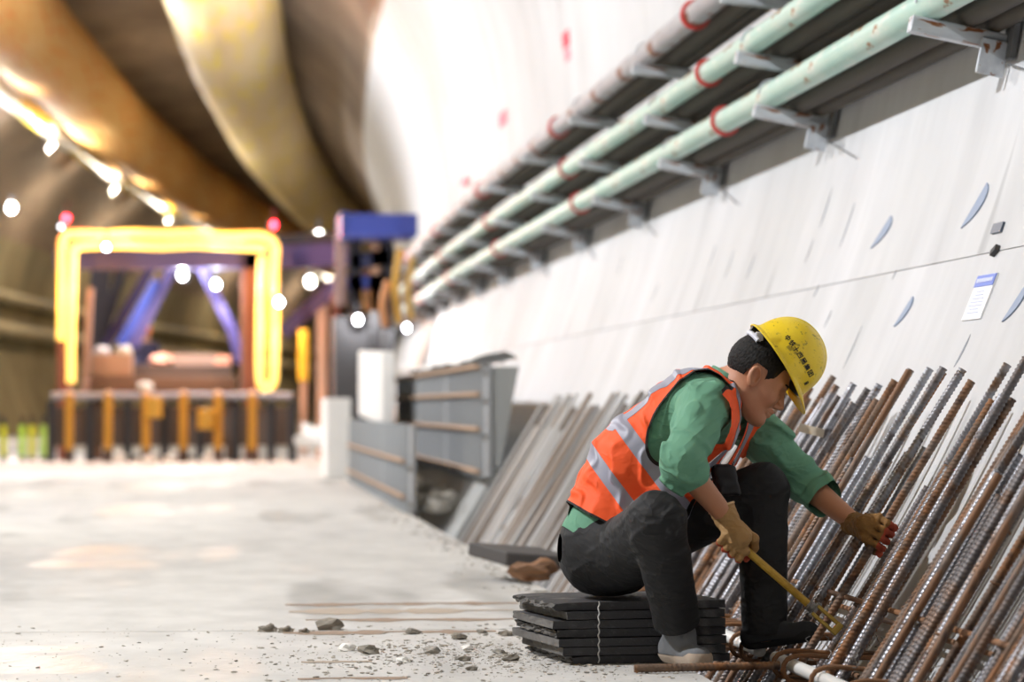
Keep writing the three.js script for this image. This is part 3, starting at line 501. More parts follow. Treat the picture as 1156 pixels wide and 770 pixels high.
// ------------------------------------------------------------------ the blue steel lining trolley far down the tunnel
const GD = 43; let deckY = 0;
{
  const mBlue = M(0x2f3f8e, 0.5), mPur = M(0x3d3468, 0.55), mPink = M(0x9c8078, 0.6), mDark = M(0x2e2a30, 0.7), mRedB = M(0x7a4434, 0.7), mBrown = M(0x5d4636, 0.85), mTan = M(0xb98f74, 0.8), mYel = M(0xd2a01e, 0.5), mBlack = M(0x24262a, 0.6);
  const beam = (a, b, w, d = 0.16) => { const l = a.distanceTo(b), g = new THREE.BoxGeometry(w, l, d); g.applyQuaternion(new THREE.Quaternion().setFromUnitVectors(V(0, 1, 0), b.clone().sub(a).normalize())); const c = a.clone().add(b).multiplyScalar(0.5); return g.translate(c.x, c.y, c.z); };
  const t = thing('lining_trolley', 'blue and purple steel lining trolley with a lit portal spanning the tunnel', 'trolley');
  const put = (n, m, x0, y0, x1, y1, w, d = GD + 1, dd) => mesh(n, beam(P(x0, y0, d), P(x1, y1, d), w, dd), m, t);
  for (const d of [GD + 0.6, GD + 5]) {
    put('cross_beam', mPur, 62, 293, 330, 291, 0.3, d); put('column', mRedB, 73, 520, 73, 285, 0.2, d); put('column', mRedB, 284, 520, 284, 285, 0.2, d);
  }
  put('column', mPink, 96, 445, 102, 325, 0.09, GD + 0.8); put('column', mPink, 276, 445, 277, 305, 0.12, GD + 0.8);
  put('brace', mBlue, 178, 318, 136, 390, 0.16, GD + 2); put('brace', mPur, 196, 300, 150, 392, 0.15, GD + 2); put('brace', mPur, 172, 300, 118, 392, 0.14, GD + 3); put('brace', mDark, 140, 296, 112, 392, 0.16, GD + 3.4);
  put('brace', mPur, 225, 298, 262, 372, 0.15, GD + 1.4); put('brace', mPur, 262, 372, 272, 410, 0.15, GD + 1.4); put('brace', mDark, 114, 300, 108, 400, 0.3, GD + 4);
  put('cross_beam', mPur, 318, 290, 392, 286, 0.36, GD + 1); put('cross_beam', mDark, 310, 272, 392, 268, 0.16, GD + 1);
  put('brace', mPur, 384, 318, 318, 376, 0.22, GD + 1); put('column', mTan, 363, 520, 363, 335, 0.14, GD + 2); put('column', mRedB, 379, 500, 379, 330, 0.12, GD - 1);
  mesh('deck', bx(2.5, 0.1, 5, P(183, 437, GD + 2).x, P(183, 446, GD + 2).y, -GD - 3), mBrown, t);
  const deckTop = P(183, 446, GD + 2).y + 0.052; deckY = deckTop;
  put('column', mBrown, 110, 520, 110, 452, 0.14, GD + 1); put('column', mBrown, 260, 520, 260, 452, 0.14, GD + 1);
  // blue head of the trolley by the white wall
  const hd = thing('blue_hoist_head', 'bright blue box-shaped hoist head above dark columns by the white wall', 'hoist');
  const hp = P(427, 257, GD - 2);
  mesh('box', new RoundedBoxGeometry(1.0, 0.3, 1.4, 2, 0.02).translate(hp.x, hp.y, -GD + 2), mBlue, hd); mesh('end_plate', bx(0.08, 0.34, 1.44, hp.x - 0.5, hp.y, -GD + 2), M(0x2a3a7c, 0.5), hd);
  for (const [x0, y0, x1, y1, w, m, n] of [[400, 272, 402, 460, 0.18, mDark, 'column'], [436, 272, 436, 460, 0.2, mDark, 'column'], [392, 320, 440, 318, 0.2, mBlue, 'cross_beam'], [396, 296, 440, 290, 0.22, M(0x23284a, 0.6), 'cross_beam'], [384, 262, 384, 345, 0.14, mPink, 'pipe_leg'], [426, 275, 424, 350, 0.16, mTan, 'pipe_leg'], [402, 310, 408, 350, 0.14, M(0xb4824e, 0.7), 'pipe_leg'], [426, 310, 424, 352, 0.24, M(0xc48a56, 0.7), 'pipe_leg']]) mesh(n, beam(P(x0, y0, GD - 1.6), P(x1, y1, GD - 1.6), w), m, hd);
  [[452, 282, 450, 365, 0.055, 0xd0a040, 'mustard hanging hose nearest the white wall by the hoist'], [466, 290, 464, 360, 0.05, 0xd8b060, 'thin pale yellow hose beside the white wall'], [438, 318, 435, 368, 0.055, 0xcf8f5c, 'orange-tan hanging hose below the blue hoist head']].forEach(([x0, y0, x1, y1, w, c, l]) => {
    const a = P(x0, y0, GD - 9), b = P(x1, y1, GD - 9), k = a.clone().lerp(b, 0.5).add(V(-0.05, 0, 0.08)); tag(mesh('hanging_hose', new THREE.TubeGeometry(new THREE.CatmullRomCurve3([a, k, b]), 20, w * 0.8, 10), M(c, 0.6)), l, 'hose');
  });
  const mDk2 = M(0x3c3a3a, 0.8);
  const db = thing('dark_form_box', 'dark grey steel form boxes standing below the blue hoist head', 'formwork'); 
  for (const [x0, y0, x1, y1, d] of [[376, 358, 416, 520, GD - 2.6], [418, 352, 431, 470, GD - 2.8], [432, 372, 443, 440, GD - 3.4]]) { const a = P(x0, y0, d), b = P(x1, y1, d); mesh('form_panel', new RoundedBoxGeometry(b.x - a.x, a.y - Math.max(b.y, 0.0), 0.8, 2, 0.02).translate((a.x + b.x) / 2, (a.y + Math.max(b.y, 0)) / 2, -d), mDk2, db); }
  const yh = thing('yellow_jack', 'yellow screw jack beside the trolley column', 'jack'); { const a = P(343, 372, GD), b = P(343, 430, GD), c = P(343, 512, GD); mesh('jack_body', rod(a, b, 0.08), mYel, yh); mesh('jack_foot', rod(b, c, 0.05), mTan, yh); }
  // heaped timber and steel on the deck
  const labels = ['topmost', 'second', 'third', 'fourth', 'fifth'];
  [[100, 268, 425, 0, GD + 1.2, mBrown, 'brown timber baulk along the front of the trolley deck'], [116, 262, 412, 0, GD + 1.65, M(0x4a3a30, 0.85), 'dark timber baulk behind the front one on the deck'], [104, 150, 400, 424.6, GD + 1.2, M(0x8a6c58, 0.85), 'short tan timber at the left of the deck'], [196, 244, 400, 0, GD + 2.1, M(0x94796a, 0.85), 'pinkish timber at the right of the deck']].forEach(([x0, x1, y0, y1, d, m, l]) => {
    const a = P(x0, y0, d), b = P(x1, y1 || 400, d); if (!y1) b.y = deckTop; const o = mesh('timber_baulk', new RoundedBoxGeometry(b.x - a.x, a.y - b.y, 0.4, 2, 0.02), m); o.position.set((a.x + b.x) / 2, (a.y + b.y) / 2, -d); tag(o, l, 'timber');
  });
  for (const [x, y, s, m, l] of [[181, 412, 0.13, M(0xe0a48c, 0.7), 'pink bundle on the trolley deck'], [116, 400, 0.1, M(0xb4b0b0, 0.7), 'grey bundle at the left of the trolley deck'], [140, 400, 0.1, M(0xa8a296, 0.7), 'pale bundle beside the grey one on the deck'], [166, 437, 0.1, M(0xb9bcb8, 0.7), 'pale lump in front of the timber on the deck'], [252, 412, 0.1, M(0xd08a70, 0.7), 'reddish bundle at the right of the trolley deck']]) {
    const o = mesh('bundle', rock(s, x, 2), m); const d = y === 412 ? GD + 1.65 : y === 400 ? GD + 1.2 : GD + 0.85; o.position.copy(P(x, y, d)); if (y === 437) o.position.y = deckTop; o.position.y += 0.5 * s; tag(o, l, 'bundle');
  }
  // barrier of yellow and black posts
  const br = thing('post_barrier', 'low barrier of yellow and black posts across the front of the trolley', 'barrier');
  const mYb = M(0xb98422, 0.55), mCap = M(0xc9a88c, 0.6), mFoot = M(0x4a3428, 0.7);
  for (const x of [78, 122, 165, 207, 246, 285]) { const a = P(x, 518, GD - 0.6); mesh('yellow_post', new THREE.CylinderGeometry(0.062, 0.062, 0.8, 12).translate(a.x, 0.55, a.z), mYb, br); mesh('post_foot', new THREE.CylinderGeometry(0.07, 0.075, 0.17, 12).translate(a.x, 0.085, a.z), mFoot, br); mesh('post_cap', new THREE.SphereGeometry(0.063, 12, 6, 0, 6.3, 0, 1.57).translate(a.x, 0.95, a.z), mCap, br); }
  for (const x of [58, 101, 144, 186, 226, 266, 306, 330]) { const a = P(x, 516, GD - 0.4); mesh('black_post', new THREE.CylinderGeometry(0.06, 0.06, 0.86, 12).translate(a.x, 0.43, a.z), mBlack, br); }
  { const a = P(58, 447, GD - 0.45), b = P(330, 447, GD - 0.45); mesh('rail', rod(a, b, 0.05), M(0x8c8e98, 0.5), br); const c = P(58, 480, GD - 0.35), e = P(330, 480, GD - 0.35); mesh('board', bx(e.x - c.x, 0.55, 0.04, (c.x + e.x) / 2, 0.5, -GD + 0.1), M(0x544b45, 0.8), br); }
  [[135, 500, 'white sack behind the second yellow post'], [168, 506, 'white sack behind the third yellow post'], [192, 503, 'white sack between the third and fourth yellow posts'], [236, 502, 'white sack behind the fifth yellow post']].forEach(([x, y, l]) => { const o = mesh('white_sack', rock(0.085, x, 2), M(0xd8d4cc, 0.8)); o.position.copy(P(x, y, GD - 0.9)); o.position.y = 0.045; tag(o, l, 'sack'); });
  for (const [x, y, l] of [[232, 475, 'mustard drum behind the posts under the trolley'], [174, 462, 'small mustard drum behind the third post']]) { const o = mesh('drum', new THREE.LatheGeometry([[0, 0], [0.11, 0], [0.12, 0.02], [0.115, 0.12], [0.125, 0.14], [0.115, 0.16], [0.12, 0.28], [0.11, 0.3], [0, 0.3]].map(a => new THREE.Vector2(...a)), 16), M(0xb98a2a, 0.5)); o.position.copy(P(x, y + 10, GD - 0.75)); tag(o, l, 'drum'); }
  // fluorescent bollards left of the portal
  [[4, 0xb8c81e, 'leftmost yellow-green bollard at the left edge of the picture'], [25, 0xa6dc50, 'bright green bollard next to the leftmost one'], [36, 0xc4d234, 'yellow bollard between the two green ones'], [49, 0x9fd05a, 'green bollard nearest the lit portal']].forEach(([x, c, l]) => {
    const a = P(x, 514, GD + 0.5), b = thing('bollard', l, 'bollard', [a.x, 0, a.z]);
    mesh('shell', new THREE.LatheGeometry([[0, 0.06], [0.046, 0.06], [0.044, 0.5], [0.03, 0.52], [0, 0.52]].map(q => new THREE.Vector2(...q)), 14), M(c, 0.5), b); mesh('foot', new THREE.CylinderGeometry(0.055, 0.055, 0.06, 14).translate(0, 0.03, 0), mBlack, b); mesh('top', new THREE.CylinderGeometry(0.03, 0.035, 0.12, 10).translate(0, 0.58, 0), mBlack, b);
  });
  // glowing rope light round the portal
  const mRope = M(0xffe070, 0.5, { emissive: new THREE.Color().setRGB(1, 0.56, 0.13), emissiveIntensity: 1.7 });
  const rl = thing('rope_light', 'glowing yellow rope light round the trolley portal', 'light');
  const wob = (pts, r) => { const c = new THREE.CatmullRomCurve3(pts.map(([x, y], i) => P(x, y, GD - 0.1)), false, 'catmullrom', 0.25); return new THREE.TubeGeometry(c, 90, r, 10); };
  mesh('tube_light', wob([[69, 384], [70, 330], [70, 285], [72, 266], [90, 264], [120, 265], [150, 263], [185, 264], [215, 263], [245, 267], [275, 266], [298, 266], [311, 276], [310, 310], [311, 360], [310, 400], [309, 432], [301, 440], [294, 432], [293, 400], [294, 350], [296, 290]], 0.062), mRope, rl);
  mesh('tube_light', wob([[80, 432], [80, 390], [81, 340], [82, 300], [84, 280], [100, 277], [140, 276], [180, 278], [220, 276], [260, 278], [300, 280]], 0.062), mRope, rl);
  for (const [x, y] of [[75, 330], [303, 350], [130, 270], [245, 270]]) { const l = new THREE.PointLight(0xffb544, 5, 0, 2); l.position.copy(P(x, y, GD - 0.45)); l.castShadow = true; rl.attach(l); scene.attach(l); }
  // white work lamps and red tail lamps
  const mGlow = M(0xffffff, 0.5, { emissive: 0xf6f8ff, emissiveIntensity: 7 }), mGlowB = M(0xffffff, 0.5, { emissive: 0xcfe4ff, emissiveIntensity: 5 }), mGlowR = M(0xff6070, 0.5, { emissive: 0xff2038, emissiveIntensity: 2.2 }), mSoft = M(0xf4f0e0, 0.5, { emissive: 0xfff2d0, emissiveIntensity: 0.9 });
  const lampG = new THREE.SphereGeometry(0.055, 16, 12).scale(1, 1.25, 0.6), hood = new THREE.CylinderGeometry(0.07, 0.11, 0.12, 14).rotateX(Math.PI / 2);
  const lamp = (x, y, d, s, m, l, cd, col = 0xf6f8ff) => {
    const p = P(x, y, d), o = thing('work_lamp', l, 'lamp', [p.x, p.y, p.z]); const b = mesh('lamp_bulb', lampG, m, o); b.scale.setScalar(s); const h = mesh('lamp_hood', hood, mBlack, o); h.position.z = -0.1 * s; h.scale.setScalar(s);
    mesh('lamp_stem', new THREE.CylinderGeometry(0.015, 0.015, 0.25, 6).translate(0, 0.12, -0.14), mBlack, o);
    if (cd) { const q = new THREE.PointLight(col, cd, 0, 2); q.position.set(p.x, p.y, p.z + 0.12 * s); q.castShadow = true; scene.add(q); }
  };
  lamp(13, 235, 70, 1.3, mGlow, 'white lamp high on the left wall at the picture edge', 80); lamp(120, 279, GD - 0.5, 0.55, mGlow, 'small white lamp on the top of the lit portal', 2);
  lamp(206, 311, GD + 0.9, 0.9, mGlow, 'white lamp at the middle of the portal beam', 12); lamp(244, 321, GD + 0.9, 0.85, mGlow, 'white lamp right of the middle one under the portal beam', 12);
  lamp(315, 341, GD - 0.7, 0.8, mGlow, 'white lamp on the right upright of the lit portal', 6); lamp(404, 361, GD - 3.2, 0.85, mGlow, 'white lamp in front of the dark form boxes', 3);
  lamp(459, 370, GD - 3.9, 0.6, mGlowB, 'small bluish lamp by the wall right of the form boxes', 2); lamp(69, 256, GD - 0.8, 0.45, mGlow, 'tiny white lamp at the left top corner of the portal', 0);
  lamp(75, 247, GD - 0.35, 0.75, mGlowR, 'red lamp above the left corner of the lit portal', 4, 0xff3040); lamp(309, 254, GD - 0.5, 0.75, mGlowR, 'red lamp above the right corner of the lit portal', 4, 0xff3040);
  lamp(350, 318, GD + 8, 1.3, mSoft, 'dim lamp far behind the trolley right of the portal', 7); lamp(360, 265, GD + 3, 1.0, mSoft, 'dim lamp over the right beam of the trolley', 3);
}
// ------------------------------------------------------------------ smooth bodies from distance fields
function cap(p, a, b, ra, rb) {
  const bx_ = b.x - a.x, by = b.y - a.y, bz = b.z - a.z, px = p.x - a.x, py = p.y - a.y, pz = p.z - a.z;
  const h = clamp((px * bx_ + py * by + pz * bz) / (bx_ * bx_ + by * by + bz * bz + 1e-12));
  const dx = px - bx_ * h, dy = py - by * h, dz = pz - bz * h; return Math.sqrt(dx * dx + dy * dy + dz * dz) - ra - (rb - ra) * h;
}
const smin = (a, b, k) => { const h = clamp(0.5 + 0.5 * (b - a) / k); return lerp(b, a, h) - k * h * (1 - h); };
const smax = (a, b, k) => -smin(-a, -b, k);
function surf(sdf, lo, hi, cell) {                 // naive surface nets with gradient normals
  const nx = Math.ceil((hi.x - lo.x) / cell) + 1, ny = Math.ceil((hi.y - lo.y) / cell) + 1, nz = Math.ceil((hi.z - lo.z) / cell) + 1;
  const val = new Float32Array(nx * ny * nz).fill(1e3), q = V(), B = 6;
  for (let K = 0; K < nz; K += B) for (let J = 0; J < ny; J += B) for (let I = 0; I < nx; I += B) {
    q.set(lo.x + (I + B / 2) * cell, lo.y + (J + B / 2) * cell, lo.z + (K + B / 2) * cell);
    const far = sdf(q), skip = Math.abs(far) > B * cell * 1.5 + 0.02;
    for (let k = K; k < Math.min(K + B, nz); k++) for (let j = J; j < Math.min(J + B, ny); j++) for (let i = I; i < Math.min(I + B, nx); i++)
      val[i + nx * (j + ny * k)] = skip ? far : sdf(q.set(lo.x + i * cell, lo.y + j * cell, lo.z + k * cell));
  }
  const id = new Int32Array(nx * ny * nz).fill(-1), pos = [], idx = [], at = (i, j, k) => i + nx * (j + ny * k);
  const E = [[0, 1], [2, 3], [4, 5], [6, 7], [0, 2], [1, 3], [4, 6], [5, 7], [0, 4], [1, 5], [2, 6], [3, 7]];
  for (let k = 0; k < nz - 1; k++) for (let j = 0; j < ny - 1; j++) for (let i = 0; i < nx - 1; i++) {
    const c = []; let m = 0; for (let n = 0; n < 8; n++) { c[n] = val[at(i + (n & 1), j + ((n >> 1) & 1), k + (n >> 2))]; if (c[n] < 0) m |= 1 << n; }
    if (m === 0 || m === 255) continue;
    let x = 0, y = 0, z = 0, s = 0;
    for (const [a, b] of E) if ((c[a] < 0) !== (c[b] < 0)) { const t = c[a] / (c[a] - c[b]); x += lerp(a & 1, b & 1, t); y += lerp((a >> 1) & 1, (b >> 1) & 1, t); z += lerp(a >> 2, b >> 2, t); s++; }
    id[at(i, j, k)] = pos.length / 3; pos.push(lo.x + (i + x / s) * cell, lo.y + (j + y / s) * cell, lo.z + (k + z / s) * cell);
  }
  const quad = (a, b, c, d, f) => { if (a < 0 || b < 0 || c < 0 || d < 0) return; f ? idx.push(a, b, c, a, c, d) : idx.push(a, c, b, a, d, c); };
  for (let k = 1; k < nz - 1; k++) for (let j = 1; j < ny - 1; j++) for (let i = 1; i < nx - 1; i++) {
    const v = val[at(i, j, k)] < 0;
    if (v !== (val[at(i + 1, j, k)] < 0)) quad(id[at(i, j - 1, k - 1)], id[at(i, j, k - 1)], id[at(i, j, k)], id[at(i, j - 1, k)], v);
    if (v !== (val[at(i, j + 1, k)] < 0)) quad(id[at(i - 1, j, k - 1)], id[at(i - 1, j, k)], id[at(i, j, k)], id[at(i, j, k - 1)], v);
    if (v !== (val[at(i, j, k + 1)] < 0)) quad(id[at(i - 1, j - 1, k)], id[at(i, j - 1, k)], id[at(i, j, k)], id[at(i - 1, j, k)], v);
  }
  const nor = [], e = cell * 0.6;
  for (let i = 0; i < pos.length; i += 3) {
    const x = pos[i], y = pos[i + 1], z = pos[i + 2], f = (a, b, c) => sdf(q.set(a, b, c));
    const gx = f(x + e, y, z) - f(x - e, y, z), gy = f(x, y + e, z) - f(x, y - e, z), gz = f(x, y, z + e) - f(x, y, z - e), l = Math.hypot(gx, gy, gz) || 1;
    nor.push(gx / l, gy / l, gz / l);
  }
  return { pos, nor, idx };
}
function clip(m, fn) {                             // keeps the part where fn > 0, cutting triangles along fn = 0
  const p = V(), val = []; for (let i = 0; i < m.pos.length / 3; i++) val.push(fn(p.set(m.pos[3 * i], m.pos[3 * i + 1], m.pos[3 * i + 2])));
  const pos = [], nor = [], idx = [], old = new Map(), cut = new Map();
  const keep = i => { if (!old.has(i)) { old.set(i, pos.length / 3); for (let c = 0; c < 3; c++) { pos.push(m.pos[3 * i + c]); nor.push(m.nor[3 * i + c]); } } return old.get(i); };
  const mid = (a, b) => { const k = a < b ? a + '_' + b : b + '_' + a; if (!cut.has(k)) { const t = val[a] / (val[a] - val[b]); cut.set(k, pos.length / 3); for (let c = 0; c < 3; c++) { pos.push(lerp(m.pos[3 * a + c], m.pos[3 * b + c], t)); nor.push(lerp(m.nor[3 * a + c], m.nor[3 * b + c], t)); } } return cut.get(k); };
  for (let t = 0; t < m.idx.length; t += 3) {
    const out = []; for (let e = 0; e < 3; e++) { const a = m.idx[t + e], b = m.idx[t + (e + 1) % 3]; if (val[a] > 0) out.push(keep(a)); if ((val[a] > 0) !== (val[b] > 0)) out.push(mid(a, b)); }
    for (let e = 1; e + 1 < out.length; e++) idx.push(out[0], out[e], out[e + 1]);
  }
  return { pos, nor, idx };
}
function inflate(m, d) { return { pos: m.pos.map((v, i) => v + m.nor[i] * d), nor: m.nor, idx: m.idx }; }
function geoOf(m, s = 4) {
  const g = new THREE.BufferGeometry(), uv = []; for (let i = 0; i < m.pos.length; i += 3) uv.push((m.pos[i] + m.pos[i + 2] * 0.7) * s, (m.pos[i + 1] + m.pos[i + 2] * 0.4) * s);
  g.setAttribute('position', new THREE.Float32BufferAttribute(m.pos, 3)); g.setAttribute('normal', new THREE.Float32BufferAttribute(m.nor, 3)); g.setAttribute('uv', new THREE.Float32BufferAttribute(uv, 2)); g.setIndex(m.idx); return g;
}
function joinM(...ms) { const r = { pos: [], nor: [], idx: [] }; for (const m of ms) { const o = r.pos.length / 3; for (const v of m.pos) r.pos.push(v); for (const v of m.nor) r.nor.push(v); for (const v of m.idx) r.idx.push(v + o); } return r; }
function bounds(pts, pad) { const b = new THREE.Box3().setFromPoints(pts); return [b.min.addScalar(-pad), b.max.addScalar(pad)]; }
const dirv = (a, b) => b.clone().sub(a).normalize();
const add3 = (o, ...t) => { const r = o.clone(); for (let i = 0; i < t.length; i += 2) r.addScaledVector(t[i], t[i + 1]); return r; };

// ------------------------------------------------------------------ the seated man
{
  const pelvis = P(690, 624, 9.10), hipR = P(700, 628, 8.99), hipL = P(704, 618, 9.22), kneeR = P(742, 588, 8.62), ankR = P(767, 716, 8.82), kneeL = P(860, 553, 9.12), ankL = P(863, 712, 9.02);
  const neckB = P(818, 437, 9.10), shR = P(796, 460, 8.89), elR = P(769, 524, 8.64), wrR = P(819, 583, 8.75), shL = P(838, 472, 9.28), elL = P(908, 545, 9.20), wrL = P(966, 592, 9.02);
  const u = dirv(pelvis, neckB), r0 = dirv(shL, shR), r = r0.clone().addScaledVector(u, -r0.dot(u)).normalize(), fw = V().crossVectors(u, r).normalize();
  const W = (t, f, w) => add3(pelvis, u, t, fw, f, r, w), q0 = V();
  const tf = p => { q0.copy(p).sub(pelvis); return [q0.dot(u), q0.dot(fw), q0.dot(r)]; };
  // head frame
  const HC = P(851, 427, 9.06), pitch = 0.62, turn = 0.10;
  const hu = V(Math.sin(pitch), Math.cos(pitch), 0), hf = V(Math.cos(pitch) * Math.cos(turn), -Math.sin(pitch) * Math.cos(turn), Math.sin(turn)).normalize(), hw = V().crossVectors(hf, hu).normalize();
  const Hd = (f, uu, w) => add3(HC, hf, f, hu, uu, hw, w);
  const hq = V(), hl = p => { hq.copy(p).sub(HC); return [hq.dot(hf), hq.dot(hu), hq.dot(hw)]; };
  const ell = (f, uu, w, cf, cu, cw, rf, ru, rw) => { const a = (f - cf) / rf, b = (uu - cu) / ru, c = (w - cw) / rw, k = Math.sqrt(a * a + b * b + c * c); return (k - 1) * Math.min(rf, ru, rw); };
  const L3 = V(), A3 = V(), B3 = V(), capL = (f, uu, w, a, b, ra, rb) => cap(L3.set(f, uu, w), A3.set(...a), B3.set(...b), ra, rb);
  const neckTop = Hd(-0.02, -0.045, 0);
  function headL(f, uu, w) {
    const s = Math.abs(w);
    let d = ell(f, uu, w, -0.006, 0.045, 0, 0.098, 0.092, 0.077);
    d = smin(d, ell(f, uu, w, 0.042, -0.022, 0, 0.058, 0.088, 0.060), 0.03);
    d = smin(d, capL(f, uu, s, [0.0, -0.052, 0.046], [0.072, -0.094, 0.008], 0.021, 0.022), 0.03);        // jaw
    d = smin(d, ell(f, uu, w, 0.082, -0.098, 0, 0.022, 0.018, 0.026), 0.02);                              // chin
    d = smin(d, capL(f, uu, s, [0.087, 0.030, 0.008], [0.076, 0.028, 0.045], 0.014, 0.013), 0.016);        // brow
    d = smin(d, ell(f, uu, s, 0.068, -0.020, 0.040, 0.026, 0.024, 0.020), 0.02);                           // cheek
    d = smax(d, -ell(f, uu, s, 0.101, 0.010, 0.033, 0.014, 0.012, 0.017), 0.010);                          // eye socket
    d = smin(d, ell(f, uu, s, 0.079, 0.006, 0.031, 0.0125, 0.0115, 0.015), 0.004);                         // lids
    d = smin(d, capL(f, uu, w, [0.094, 0.016, 0], [0.119, -0.026, 0], 0.008, 0.0105), 0.012);              // nose
    d = smin(d, ell(f, uu, s, 0.105, -0.032, 0.010, 0.013, 0.009, 0.009), 0.007);
    d = smin(d, capL(f, uu, s, [0.104, -0.055, 0], [0.089, -0.060, 0.024], 0.0085, 0.005), 0.009);         // lips
    d = smin(d, capL(f, uu, s, [0.101, -0.069, 0], [0.088, -0.066, 0.022], 0.0085, 0.005), 0.006);
    d = smax(d, -capL(f, uu, s, [0.115, -0.0625, 0], [0.099, -0.0635, 0.022], 0.0028, 0.002), 0.004);
    // ears
    const ef = f + 0.006, eu = uu + 0.004, er = ell(ef * 0.96 + eu * 0.26, eu * 0.96 - ef * 0.26, s, 0, 0, 0.082, 0.0205, 0.0345, 0.0125);
    const ei = ell(ef * 0.96 + eu * 0.26, eu * 0.96 - ef * 0.26, s, 0.004, 0.004, 0.0945, 0.0125, 0.0235, 0.0195);
    return smin(d, smax(er, -ei, 0.003), 0.003);
  }
  const nk1 = Hd(0.02, -0.06, 0), nk2 = add3(neckB, fw, 0.04);
  const headF = p => { const [f, uu, w] = hl(p); return smin(headL(f, uu, w), smin(cap(p, neckTop, neckB, 0.057, 0.062), cap(p, nk1, nk2, 0.04, 0.05), 0.02), 0.028); };
  // trunk and limbs
  const tp = [W(0.0, -0.01, 0.075), W(0.0, -0.01, -0.075), W(0.56, -0.012, 0)], tq = [-1, 1].map(s => [W(0.02, -0.03, 0.06 * s), W(0.26, -0.075, 0.06 * s), W(0.26, -0.075, 0.07 * s), W(0.5, -0.03, 0.075 * s)]);
  function trunk(p) {
    let d = cap(p, tp[0], tp[1], 0.115, 0.115);
    for (const q of tq) { d = smin(d, cap(p, q[0], q[1], 0.11, 0.105), 0.05); d = smin(d, cap(p, q[2], q[3], 0.105, 0.095), 0.05); }
    return smin(d, Math.min(cap(p, tp[2], shR, 0.07, 0.06), cap(p, tp[2], shL, 0.07, 0.06)), 0.05);
  }
  const armR = (p, k = 0) => smin(cap(p, shR, elR, 0.054 + k, 0.043 + k), cap(p, elR, wrR, 0.044 + k, 0.029 + k), 0.02), armL = (p, k = 0) => smin(cap(p, shL, elL, 0.054 + k, 0.043 + k), cap(p, elL, wrL, 0.044 + k, 0.029 + k), 0.02);
  const legR = (p, k = 0) => smin(cap(p, hipR, kneeR, 0.085 + k, 0.06 + k), cap(p, kneeR, ankR, 0.058 + k, 0.038 + k), 0.02), legL = (p, k = 0) => smin(cap(p, hipL, kneeL, 0.085 + k, 0.06 + k), cap(p, kneeL, ankL, 0.058 + k, 0.038 + k), 0.02);
  const bodyF = p => { let d = smin(trunk(p) + 0.012, Math.min(armR(p), armL(p)), 0.03); d = smin(d, Math.min(legR(p), legL(p)), 0.04); return smin(d, cap(p, neckTop, neckB, 0.055, 0.06), 0.03); };
  const all = [pelvis, hipR, hipL, kneeR, ankR, kneeL, ankL, neckB, shR, elR, wrR, shL, elL, wrL];
  const skin = new THREE.MeshPhysicalMaterial({ color: 0xbf8767, roughness: 0.55, sheen: 0.2, bumpMap: T.grain, bumpScale: 0.0006, side: THREE.DoubleSide });
  const [blo, bhi] = bounds(all, 0.13), [hlo, hhi] = bounds([Hd(0.02, 0, 0), neckB], 0.16);
  const body = geoOf(joinM(surf(bodyF, blo, bhi, 0.011), surf(headF, hlo, hhi, 0.0032)));
  const man = thing('person', 'man in orange safety vest, green shirt and black trousers sitting on black boards', 'person');
  mesh('body', body, skin, man);
  // hair, brow, lashes
  const hairLine = f => f < -0.045 ? -0.048 : f < -0.022 ? lerp(-0.048, 0.034, sstep(-0.045, -0.022, f)) : f < 0.018 ? 0.036 : f < 0.03 ? lerp(0.036, 0.002, sstep(0.018, 0.03, f)) : f < 0.042 ? 0.002 : lerp(0.002, 0.07, sstep(0.042, 0.062, f));
  const hairF = p => { const [f, uu, w] = hl(p); return ell(f, uu, w, -0.008, 0.044, 0, 0.1015, 0.096, 0.0808) - 0.0016 * n3(f * 260, uu * 90, w * 260) - 0.0012 * n3(f * 500, uu * 200, w * 500); };
  const mHair = M(0x0e0b09, 0.8);
  mesh('hair', geoOf(clip(surf(hairF, hlo, hhi, 0.0036), p => { const [f, uu] = hl(p); return uu - hairLine(f) - 0.003 * n3(f * 400, uu * 400, 2); })), mHair, man);
  for (const s of [1, -1]) {
    mesh('eyebrow', new THREE.TubeGeometry(new THREE.CatmullRomCurve3([Hd(0.101, 0.030, 0.012 * s), Hd(0.098, 0.036, 0.028 * s), Hd(0.086, 0.033, 0.05 * s)]), 14, 0.0034, 6), mHair, man);
    mesh('lashes', new THREE.TubeGeometry(new THREE.CatmullRomCurve3([Hd(0.088, 0.001, 0.019 * s), Hd(0.092, -0.001, 0.03 * s), Hd(0.084, 0.002, 0.044 * s)]), 12, 0.0016, 5), mHair, man);
  }
  // trousers
  const foldR = dirv(kneeR, ankR);
  const pp = [W(-0.005, -0.01, 0.08), W(-0.005, -0.01, -0.08), W(0.0, -0.02, 0), W(0.13, -0.05, 0)];
  const pantsF = p => {
    let d = cap(p, pp[0], pp[1], 0.128, 0.128);
    d = smin(d, cap(p, pp[2], pp[3], 0.145, 0.135), 0.05);
    const a = cap(p, hipR, kneeR, 0.108, 0.081), b = cap(p, kneeR, ankR, 0.081, 0.067), c = cap(p, hipL, kneeL, 0.108, 0.082), e = cap(p, kneeL, ankL, 0.081, 0.068);
    d = smin(d, smin(smin(a, b, 0.018), smin(c, e, 0.018), 0.02), 0.045);
    if (p.z < -8.9 && p.x < pelvis.x + 0.3) d = smax(d, 0.196 - p.y, 0.012);   // flattened on the seat
    if (Math.abs(d) > 0.03) return d;
